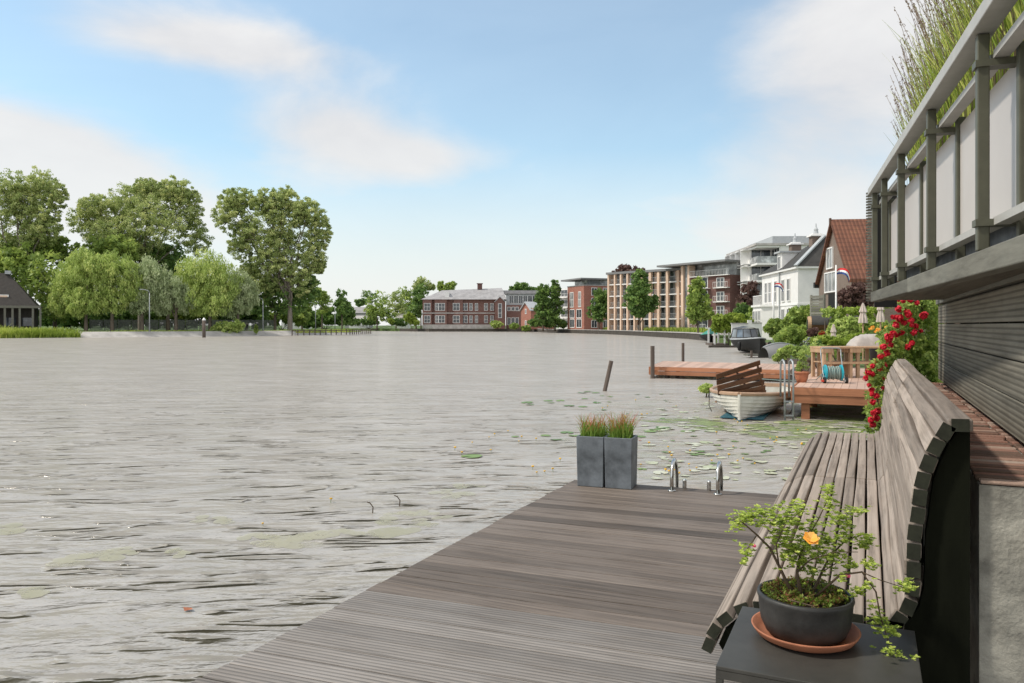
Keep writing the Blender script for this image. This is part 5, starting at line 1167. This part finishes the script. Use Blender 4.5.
# ---------------- quay, ledge and concrete ----------------
m=MB(); m.prism([(.335,2.99),(1.6,2.99),(1.6,7.86),(.335,7.86)],-.8,1.372,'z'); tag(m.build('quay_wall',M['concrete']),'massive stained concrete quay wall behind the bench','wall')
m=MB(); m.box(.335,3.0,-2,2.96,-.8,-.02); tag(m.build('quay_base',M['concrete']),kind='structure')
m=MB(); y=2.985; i=0
while y<7.84:
    wd=random.uniform(.044,.052); z0=random.uniform(-.004,.004)
    m.box(.333+random.uniform(-.006,.006),.56+random.uniform(-.01,.01),y,y+wd,1.375,1.390+z0,random.random()); m.box(.57,.79,y+random.uniform(-.004,.004),y+wd,1.375,1.389+z0,random.random()); y+=.058; i+=1
t=NT('old_ledge_brick'); a=t.attr(); col=t.ramp(t.math('ADD',t.math('MULTIPLY',a,.7),t.math('MULTIPLY',t.noise(t.coord(),9,6,.7),.35)),[(.15,(.1,.075,.055)),(.45,(.24,.12,.085)),(.7,(.33,.2,.15)),(.95,(.4,.33,.27))]); t.bsdf(col,.9,t.noise(t.coord((3,3,3)),14,5),.7,.01)
tag(m.build('brick_ledge',t.m,bevel=.006),'weathered red brick coping along the top of the quay wall','brick coping')
r=thing('iron_bracket','rusty iron bracket fixed to the concrete quay end','bracket',(.50,2.985,1.19))
m=MB(); m.box(-.028,.028,-.035,0,-.05,.05); m.build('plate',M['bark'],r,bevel=.004); m=MB(); m.tube([(0,-.045,.05+.02),(0,-.05,0),(0,-.045,-.075)],.014,8); m.build('rod',M['post'],r,smooth=True)
# ---------------- slatted wall ----------------
r=thing('boarded_wall','dark weathered wall of wide grooved boards above the brick coping','wall',(0,0,0))
m=MB(); z=1.425
for k in range(4): m.box(.565,.6,1.2,7.84,z,z+.157,random.random()); z+=.163
m.build('boards',M['wallboard'],r,bevel=.004)
m=MB(); m.box(.545,.62,1.2,7.84,z+.003,z+.17,.6); m.build('top_beam',M['beam'],r,bevel=.004)
for y in (3.3,4.4,5.5,6.6,7.7): m=MB(); m.box(.62,.68,y,y+.06,1.39,2.2); m.build('post',M['graymetal'],r)
m=MB(); m.box(.75,.8,1.2,7.8,1.392,2.2); m.build('shade_sheet',M['void'],r)  # black sheet standing in for the shaded void behind the boards
# ---------------- balcony ----------------
BA=math.atan((868-512)/F)-math.atan((785-512)/F)   # the balcony swings away from the wall
bo=Vector((.02,7.04,0)); bd=Vector((math.sin(BA),-math.cos(BA),0)); bn=Vector((math.cos(BA),math.sin(BA),0))
def bx(m,t0,t1,n0,n1,z0,z1,v=.5):
    q=[bo+bd*t+bn*n_ for (t,n_) in ((t0,n0),(t0,n1),(t1,n1),(t1,n0))]
    m.add([(p.x,p.y,z0) for p in q]+[(p.x,p.y,z1) for p in q],[(3,2,1,0),(4,5,6,7),(0,1,5,4),(1,2,6,5),(2,3,7,6),(3,0,4,7)],v)
r=thing('balcony','overhanging terrace slab edged with a weathered grey beam','balcony',(0,0,0))
m=MB(); bx(m,0,2.02,0,.07,2.088,2.168,.3); bx(m,2.025,4.6,0,.07,2.086,2.17,.7); bx(m,4.605,7,0,.07,2.086,2.17,.5); m.build('edge_beam',M['beam'],r,bevel=.005)
m=MB(); 
for k in range(12): bx(m,0.02,7,.075+k*.15,.215+k*.15,2.13,2.165,random.random())
m.build('floor_boards',M['beam'],r)
m=MB(); bx(m,.03,7,.075,1.85,2.1,2.126); m.build('soffit',M['wallboard'],r)
r=thing('balcony_railing','grey green metal balcony railing with pale frosted panels','railing',(0,0,0))
TP=[.12,.90,1.78,2.72,3.80,4.95,6.1]; TP=[.10,.75,1.62,2.68,3.74,4.80,5.86]
m=MB(); bx(m,-.02,6.4,-.02,.06,2.965,3.02); m.build('handrail',M['railtop'],r,bevel=.004)
for tt in TP:
    m=MB(); bx(m,tt-.02,tt+.02,.0,.04,2.172,2.962); q=m.build('post',M['graymetal'],r,bevel=.004)
    c=MB(); bx(c,tt-.03,tt+.03,-.008,.16,2.84,2.865); c.build('clamp',M['graymetal'],q); c=MB(); bx(c,tt-.03,tt+.03,-.008,.16,2.26,2.285); c.build('clamp',M['graymetal'],q)
    m=MB(); bx(m,tt+.045,tt+.085,.115,.155,2.21,2.9); m.build('post',M['graymetal'],r,bevel=.004)
for a,b in zip(TP[:-1],TP[1:]):
    m=MB(); bx(m,a+.09,b+.04,.13,.138,2.3,2.86); p_=m.build('panel',M['frosted'],r)
    f=MB(); bx(f,a+.021,b-.021,.05,.1,2.867,2.895); f.build('frame_rail',M['railtop'],p_); f=MB(); bx(f,a+.021,b-.021,.05,.1,2.262,2.29); f.build('frame_rail',M['railtop'],p_)
# louvred screen at the balcony end
r=thing('louvred_screen','narrow grey louvred screen at the far end of the balcony','screen',(0,0,0))
m=MB(); z=2.1
while z<3.03: bx(m,-.26,-.24,.0,.17,z,z+.018,random.random()); bx(m,-.285,-.262,-.01,.05,z+.003,z+.016,random.random()); z+=.024
m.build('slats',M['beam'],r)
m=MB(); bx(m,-.235,-.2,.05,.22,2.05,3.0); m.build('frame',M['void'],r)
# ornamental grass in the balcony trough
r=thing('grass_trough','long trough of tall seeding ornamental grass behind the balcony rail','planter',(0,0,0))
m=MB(); bx(m,.3,6.2,.22,.5,2.172,2.9); m.build('trough',M['zinc'],r)
def onb(t,n_,z): p=bo+bd*t+bn*n_; return (p.x,p.y,z)
n=8500; T=rng.random(n)*5.7+.35; Np=.24+rng.random(n)*.22
b=np.array([onb(t,q,2.88) for t,q in zip(T,Np)]); out=-np.array([bn.x,bn.y,0]); far_=-np.array([bd.x,bd.y,0])
hh=rng.uniform(.3,.85,n)*(.55+.45*np.minimum(1,T/1.6))
q,v_=blades(b,hh,.0055,.28,seg=3,dirx=out*.25+far_*.08); m=MB(); m.quads(q,v_); m.build('leaves',M['leaf_grass'],r)
n=680; T=rng.random(n)*5.6+.4; Np=.2+rng.random(n)*.2; b=np.array([onb(t,q,2.88) for t,q in zip(T,Np)]); hh=rng.uniform(.6,1.15,n)*(.75+.25*np.minimum(1,T/1.2))
lean=(out*.2)[None]*rng.random((n,1))+(far_*.22)[None]*rng.random((n,1))+rng.normal(size=(n,3))*np.array([.05,.05,0])
m=MB(); Q=[];V=[];SQ=[];SV=[]
ca=np.array([K,S,0])
for k in range(5):
    t0=k/5;t1=(k+1)/5
    p0=b+lean*hh[:,None]*t0**2; p0[:,2]=b[:,2]+hh*t0; p1=b+lean*hh[:,None]*t1**2; p1[:,2]=b[:,2]+hh*t1
    wv=ca*.0017; Q.append(np.stack([p0-wv,p0+wv,p1+wv,p1-wv],1)); V.append(rng.random(n))
m.quads(np.concatenate(Q),np.concatenate(V)); m.build('stems',M['leaf_seed'],r)
tt=rng.random((n,9))*.35+.66; P=np.concatenate([np.stack([b[:,0]+lean[:,0]*hh*tt[:,j]**2,b[:,1]+lean[:,1]*hh*tt[:,j]**2,b[:,2]+hh*tt[:,j]],1) for j in range(9)])
q,v_=leafcloud(P,np.full((len(P),3),.008),3,.009,0,None,3.2); m=MB(); m.quads(q,v_); m.build('seed_heads',M['leaf_seed'],r)
# ---------------- bench ----------------
prof=[(-.537,.715),(-.517,.770),(-.478,.820),(-.416,.866)]+[(-.352+i*.0622,.884-.004*math.sin(i)) for i in range(8)]
back=[(.093,.905),(.123,.955),(.136,1.02),(.139,1.082),(.139,1.143),(.142,1.205),(.151,1.265),(.157,1.325),(.165,1.383),(.182,1.44),(.205,1.497),(.232,1.548)]
r=thing('curved_bench','long weathered slatted bench with a curved high backrest','bench',(0,0,0))
def slat(m,cx,cz,ang,w_,th,y0,y1,v,wob=.004):
    n=14; ph=random.random()*6; ph2=random.random()*6; a1=random.uniform(.3,1)*wob; vs=[]
    ca_,sa=math.cos(ang),math.sin(ang)
    for i in range(n+1):
        y=y0+(y1-y0)*i/n; dx=a1*math.sin(y*2.1+ph)+a1*.4*math.sin(y*5+ph2); dz=a1*math.sin(y*1.7+ph2); w2=w_*(1+.05*math.sin(y*3+ph))
        for (p,q) in ((-w2/2,-th/2),(w2/2,-th/2),(w2/2,th/2),(-w2/2,th/2)): vs.append((cx+dx+p*ca_-q*sa,y,cz+dz+p*sa+q*ca_))
    fs=[(0,1,2,3),(n*4+3,n*4+2,n*4+1,n*4)]
    for i in range(n):
        for k in range(4): fs.append((i*4+k,(i+1)*4+k,(i+1)*4+(k+1)%4,i*4+(k+1)%4))
    m.add(vs,fs,v)
ends=[(2.93,5.52),(5.535,7.86)]
sm=MB(); bm_=MB(); ec=MB()
for (y0,y1) in ends:
    for i,(x,z) in enumerate(prof):
        j0=max(0,i-1); j1=min(len(prof)-1,i+1); ang=math.atan2(prof[j1][1]-prof[j0][1],prof[j1][0]-prof[j0][0])
        slat(sm,x,z,ang,.0535,.042,y0+random.uniform(0,.006),y1,random.random(),.003)
    for i,(x,z) in enumerate(back):
        j0=max(0,i-1); j1=min(len(back)-1,i+1); ang=math.atan2(back[j1][1]-back[j0][1],back[j1][0]-back[j0][0])
        slat(bm_,x,z,ang,.054,.046,y0+random.uniform(0,.006),y1,random.random(),.005)
    slat(bm_,.275,1.572,0.02,.072,.04,y0,y1,random.random(),.002)
sm.build('seat',M['bench'],r,bevel=.006); bm_.build('backrest',M['bench'],r,bevel=.006)
def endcaps(lst,y,w_,th):
    m=MB()
    for (x,z,ang) in lst:
        c_,s2=math.cos(ang),math.sin(ang); poly=[(x+p*c_-q*s2,z+p*s2+q*c_) for (p,q) in ((-w_/2,-th/2),(w_/2,-th/2),(w_/2,th/2),(-w_/2,th/2))]
        m.prism(poly,y-.004,y-.0005,'y')
    return m
lst=[]
for i,(x,z) in enumerate(prof): j0=max(0,i-1); j1=min(len(prof)-1,i+1); lst.append((x,z,math.atan2(prof[j1][1]-prof[j0][1],prof[j1][0]-prof[j0][0])))
m=endcaps(lst,2.93,.05,.038)
lst=[]
for i,(x,z) in enumerate(back): j0=max(0,i-1); j1=min(len(back)-1,i+1); lst.append((x,z,math.atan2(back[j1][1]-back[j0][1],back[j1][0]-back[j0][0])))
m2=endcaps(lst+[(.275,1.572,.02)],2.93,.052,.042)
for k,f in enumerate(m2.f): pass
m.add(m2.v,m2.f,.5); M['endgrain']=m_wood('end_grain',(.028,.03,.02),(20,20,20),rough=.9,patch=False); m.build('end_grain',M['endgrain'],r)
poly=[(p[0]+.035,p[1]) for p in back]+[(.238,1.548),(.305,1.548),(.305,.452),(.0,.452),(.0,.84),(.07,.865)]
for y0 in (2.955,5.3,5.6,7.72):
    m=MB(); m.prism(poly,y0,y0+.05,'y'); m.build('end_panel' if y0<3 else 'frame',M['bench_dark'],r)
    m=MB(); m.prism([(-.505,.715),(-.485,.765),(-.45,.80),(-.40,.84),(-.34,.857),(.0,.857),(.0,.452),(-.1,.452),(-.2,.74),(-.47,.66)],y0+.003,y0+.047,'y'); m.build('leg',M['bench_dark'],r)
# ---------------- side table and bowl ----------------
r=thing('side_table','low dark metal side table at the near end of the bench','table',(-.135,2.62,.45)); 
a,b=.275,.27
m=MB(); m.box(-a,a,-b,b,.43,.442); m.build('tabletop',M['tablemetal'],r,bevel=.002)
m=MB(); m.box(-a,a,-b,-b+.02,.405,.4295); m.box(-a,a,b-.02,b,.405,.4295); m.box(-a,-a+.02,-b+.02,b-.02,.405,.4295); m.box(a-.02,a,-b+.02,b-.02,.405,.4295); m.build('apron',M['tablemetal'],r)
for sx in (-a,a-.02):
    for sy in (-b,b-.02): m=MB(); m.box(sx,sx+.02,sy,sy+.02,.002,.4045); m.build('leg',M['tablemetal'],r)
pc=G(805,637,.894); 
r=thing('saucer','terracotta saucer under the dark bowl on the side table','saucer',(pc.x,pc.y,.893)); m=MB(); m.lathe([(.125,0),(.150,.012),(.163,.03),(.166,.036),(.160,.036),(.146,.018),(.12,.010),(.01,.009)],48); m.build('dish',M['terra'],r,smooth=True)
r=thing('potted_bonsai','small leaning shrub with an orange flower in a dark glazed bowl','potted plant',(pc.x,pc.y,.904)); 
m=MB(); m.lathe([(.10,0),(.122,.012),(.137,.045),(.142,.085),(.144,.112),(.148,.122),(.147,.132),(.139,.134),(.134,.124),(.132,.11),(.01,.11)],56); m.build('bowl',M['pot'],r,smooth=True)
m=MB(); vs=[];n=26
m.lathe([(.131,.108),(.09,.122),(.05,.128),(.01,.13)],28); m.build('soil',M['soil'],r)
cen=[];
for _ in range(150): a_=random.random()*6.28; q_=.125*math.sqrt(random.random()); cen.append((q_*math.cos(a_),q_*math.sin(a_),.122+.02*random.random()))
vb=[.2+.6*random.random() for _ in cen]; q,v_=leafcloud(cen,np.full(150,.014),26,.0062,0,vb,2.2); m=MB(); m.quads(q,v_); m.build('moss',M['leaf_moss'],r)
base=Vector((pc.x,pc.y,.904))
def L3(px,py,off=0): return W(px,pc_d+off,ZZ(py,pc_d+off))-base
pc_d=-pc.x*S+pc.y*K
st=MB(); tips=[]
def br(pts,r0,r1):
    P=[L3(*p) for p in pts]; st.tube(P,[r0+(r1-r0)*i/(len(P)-1) for i in range(len(P))],6)
br([(803,606,0),(800,590,-.01),(797,572,0),(800,556,.02),(806,540,.02)],.0075,.003)
br([(799,602,0),(788,585,-.02),(779,566,-.02),(770,548,0),(757,535,.01),(742,522,.02),(733,519,.02)],.006,.0015)
br([(806,604,0),(815,588,.02),(822,572,.03),(830,556,.03),(846,540,.02),(862,535,.0)],.006,.0015)
br([(779,566,-.02),(776,545,-.04),(785,525,-.05),(800,512,-.03)],.003,.001)
br([(806,540,.02),(818,520,.02),(826,503,.02),(829,488,.02)],.003,.0012)
br([(812,600,-.02),(840,575,-.06),(862,572,-.08),(876,592,-.09),(880,615,-.1),(888,640,-.1),(893,655,-.1)],.004,.0015)
br([(862,572,-.08),(880,580,-.09),(905,588,-.1)],.002,.001); br([(797,572,0),(810,560,-.05),(835,552,-.07),(858,552,-.08)],.003,.001)
br([(822,572,.03),(838,562,.05),(852,548,.06)],.002,.001); br([(757,535,.01),(748,548,.0),(744,562,.0)],.002,.001)
br([(800,556,.02),(784,546,.05),(768,530,.07),(760,517,.07)],.002,.001)
st.build('branches',M['twig'],r,smooth=True)
st=MB(); br([(790,600,-.1),(812,606,-.11),(826,615,-.12),(829,628,-.125),(826,640,-.125)],.0022,.0014); st.build('dry_root',M['leaf_seed'],r)
RO=[]
def cluster(px,py,sx,sy,n,off=0):
    for _ in range(int(n*4.0)): RO.append((random.gauss(px,sx),random.gauss(py,sy),off+random.gauss(0,.035)))
for c in [(745,519,7,4,16,.02),(757,513,7,3,10,.02),(737,528,4,5,6,.02),(747,553,4,4,8,0),(744,562,2,2,5,0),(765,522,7,4,14,.02),(782,519,7,5,14,0),(800,508,7,4,12,-.02),(827,490,3,4,8,.02),(829,505,4,5,8,.02),(838,517,8,4,12,0),(856,511,6,3,9,0),(778,538,6,6,16,0),(792,548,7,6,18,0),(808,546,9,6,20,.01),(826,543,9,6,18,0),(845,538,8,5,14,0),(862,544,6,4,10,0),(868,540,3,3,5,0),(800,562,8,6,14,0),(815,572,7,6,10,0),(835,560,7,5,14,-.03),(850,566,4,3,5,-.04),(842,577,3,3,4,-.05),(870,564,4,3,7,-.08),(858,590,5,4,8,-.09),(869,585,3,3,4,-.09),(907,587,5,4,10,-.1),(878,620,5,4,8,-.1),(886,628,5,5,8,-.1),(893,632,4,3,5,-.1),(887,652,6,3,9,-.1),(900,656,6,3,9,-.1),(874,605,3,3,3,-.1),(812,527,10,5,12,.03),(790,530,7,5,10,.03),(775,508,6,3,5,.03),(796,520,6,5,8,.04),(845,525,5,4,8,.03),(789,556,5,7,9,-.02),(820,556,6,5,9,.03)]: cluster(*c)
qs=[];vs=[]
for (px,py,off) in RO:
    c=np.array(L3(px,py,off)); k=9; up=np.array([random.gauss(0,.4),random.gauss(0,.4),1]); up/=np.linalg.norm(up); vb_=random.random()
    for j in range(k):
        a=2*math.pi*j/k+random.random()*.5; d_=np.array([math.cos(a),math.sin(a),random.uniform(.1,.6)]); d_-=up*0; d_/=np.linalg.norm(d_); l_=random.uniform(.0075,.0125); w_=np.cross(d_,up); w_/=np.linalg.norm(w_)+1e-9; w_=w_*l_*.34
        qs.append([c,c+d_*l_*.55-w_,c+d_*l_,c+d_*l_*.55+w_]); vs.append(min(1,vb_*.5+random.random()*.5))
m=MB(); m.quads(np.array(qs),np.array(vs)); m.build('leaves',M['leaf_bonsai'],r)
def flower(px,py,off,rad,mat):
    c=np.array(L3(px,py,off)); m=MB(); Q=[];V=[]
    for lay in range(2):
        for j in range(6):
            a=2*math.pi*j/6+lay*.5; e1=np.array([K,S,0]); e3=np.array([S*.6,-K*.6,.8]); e2=np.cross(e3,e1); d_=e1*math.cos(a)+e2*math.sin(a)+e3*(.2+.3*lay); w_=(-e1*math.sin(a)+e2*math.cos(a))*rad*.5; l_=rad*(1-.25*lay)
            Q.append([c,c+d_*l_*.6-w_,c+d_*l_,c+d_*l_*.6+w_]); V.append(random.random())
    m.quads(np.array(Q),np.array(V)); m.build('flower',M[mat],r)
flower(811,539,-.13,.027,'orange_petal'); flower(848,576,-.07,.009,'pink_petal'); flower(754,546,-.0,.008,'pink_petal')
# ---------------- climbing rose ----------------
r=thing('climbing_rose','red climbing rose tumbling past the far end of the bench and wall','rose',(.35,8.15,.55))
base=Vector((.35,8.15,.55)); RD=7.35
def R3(px,py,off=0): return W(px,RD+off,ZZ(py,RD+off))-base
cen=[];rad=[]
def fill(n,x0,x1,f0,f1,o0,o1):
    for _ in range(n):
        px=random.uniform(x0,x1); y0,y1=f0(px),f1(px); cen.append(tuple(R3(px,random.uniform(y0,y1),random.uniform(o0,o1)))); rad.append(.05)
fill(330,903,940,lambda x:302+abs(x-925)*.15,lambda x:388,.15,.6)
fill(130,880,912,lambda x:min(340,302+(912-x)*1.0),lambda x:372-(x-880)*.2+6,0,.5)
fill(60,868,896,lambda x:345+ (896-x)*.9,lambda x:386,.1,.4)
fill(46,868,888,lambda x:384,lambda x:434-(x-868)*.2,.3,.6)
fill(40,885,940,lambda x:298,lambda x:306,.0,.5)
fill(26,868,905,lambda x:min(400,310+(905-x)*1.9),lambda x:min(430,335+(905-x)*2.4),-.1,.1)
q,v_=leafcloud(cen,np.array([[x,x,x] for x in rad]),17,.022,0,[random.random() for _ in cen],1.6)
m=MB(); m.quads(q,v_); m.build('leaves',M['leaf_mid'],r)
cen2=[c for c in cen if random.random()<.22]; q,v_=leafcloud(cen2,np.full(len(cen2),.07),12,.02,0,None,1.7); m=MB(); m.quads(q,v_); m.build('young_leaves',M['leaf_lime'],r)
st=MB()
for pts in ([(915,432,.5),(912,395,.4),(905,360,.2),(898,330,.1),(905,308,.1)],[(880,430,.4),(878,405,.4),(876,385,.3),(882,360,.2),(896,330,.1),(903,312,.1)],[(930,390,.4),(925,350,.4),(915,320,.3),(925,303,.2)],[(905,360,.2),(890,350,.1),(872,380,.2)],[(910,302,.0),(930,297,.1),(938,305,.2)]):
    st.tube([R3(*p) for p in pts],[.011]*len(pts),6)
st.build('stems',M['twig'],r,smooth=True)
RB=[(899,318,5),(908,314,5),(904,322,5),(896,325,4.5),(911,320,4.5),(893,333,4),(889,337,5.5),(897,335,4),(924,316,5.5),(916,326,4),(912,325,3),(913,333,3.5),(915,332,3.5),(908,347,4.5),(912,343,4),(884,347,4.5),(887,353,4.5),(881,357,4.5),(891,345,4),(878,362,4.5),(873,366,4),(884,365,4),(869,372,4.5),(866,378,4),(872,374,4),(880,370,3.5),(884,378,3.5),(872,390,4),(869,385,3.5),(876,396,4),(872,394,3.5),(873,402,4),(874,413,5),(877,418,4.5),(871,420,4.5),(878,411,4),(873,425,4),(903,301,4),(910,299,4),(917,303,3.5),(899,309,4.5),(893,317,3.5),(921,331,2.5),(902,333,3.5),(907,312,4.5),(883,388,3),(889,340,4),(898,300,3)]
for (px,py,rp) in RB:
    c=R3(px,py,-.05+random.uniform(-.05,.03)); rd=rp*RD/F*random.uniform(.8,1.05); Q=[];V=[]
    n=46
    for j in range(n):
        d_=rng.normal(size=3); d_/=np.linalg.norm(d_); l_=rd*(.35+.65*random.random()); w_=np.cross(d_,rng.normal(size=3)); w_/=np.linalg.norm(w_); t_=np.cross(d_,w_); s_=rd*.42; cc=np.array(c)+d_*l_*.8
        Q.append([cc-w_*s_,cc-t_*s_*.9+d_*s_*.3,cc+w_*s_,cc+t_*s_*.9+d_*s_*.3]); V.append(min(1,.25+.5*random.random()*(l_/rd)+.2*random.random()))
    m=MB(); m.quads(np.array(Q),np.array(V)); m.build('bloom',M['red_petal'],r)
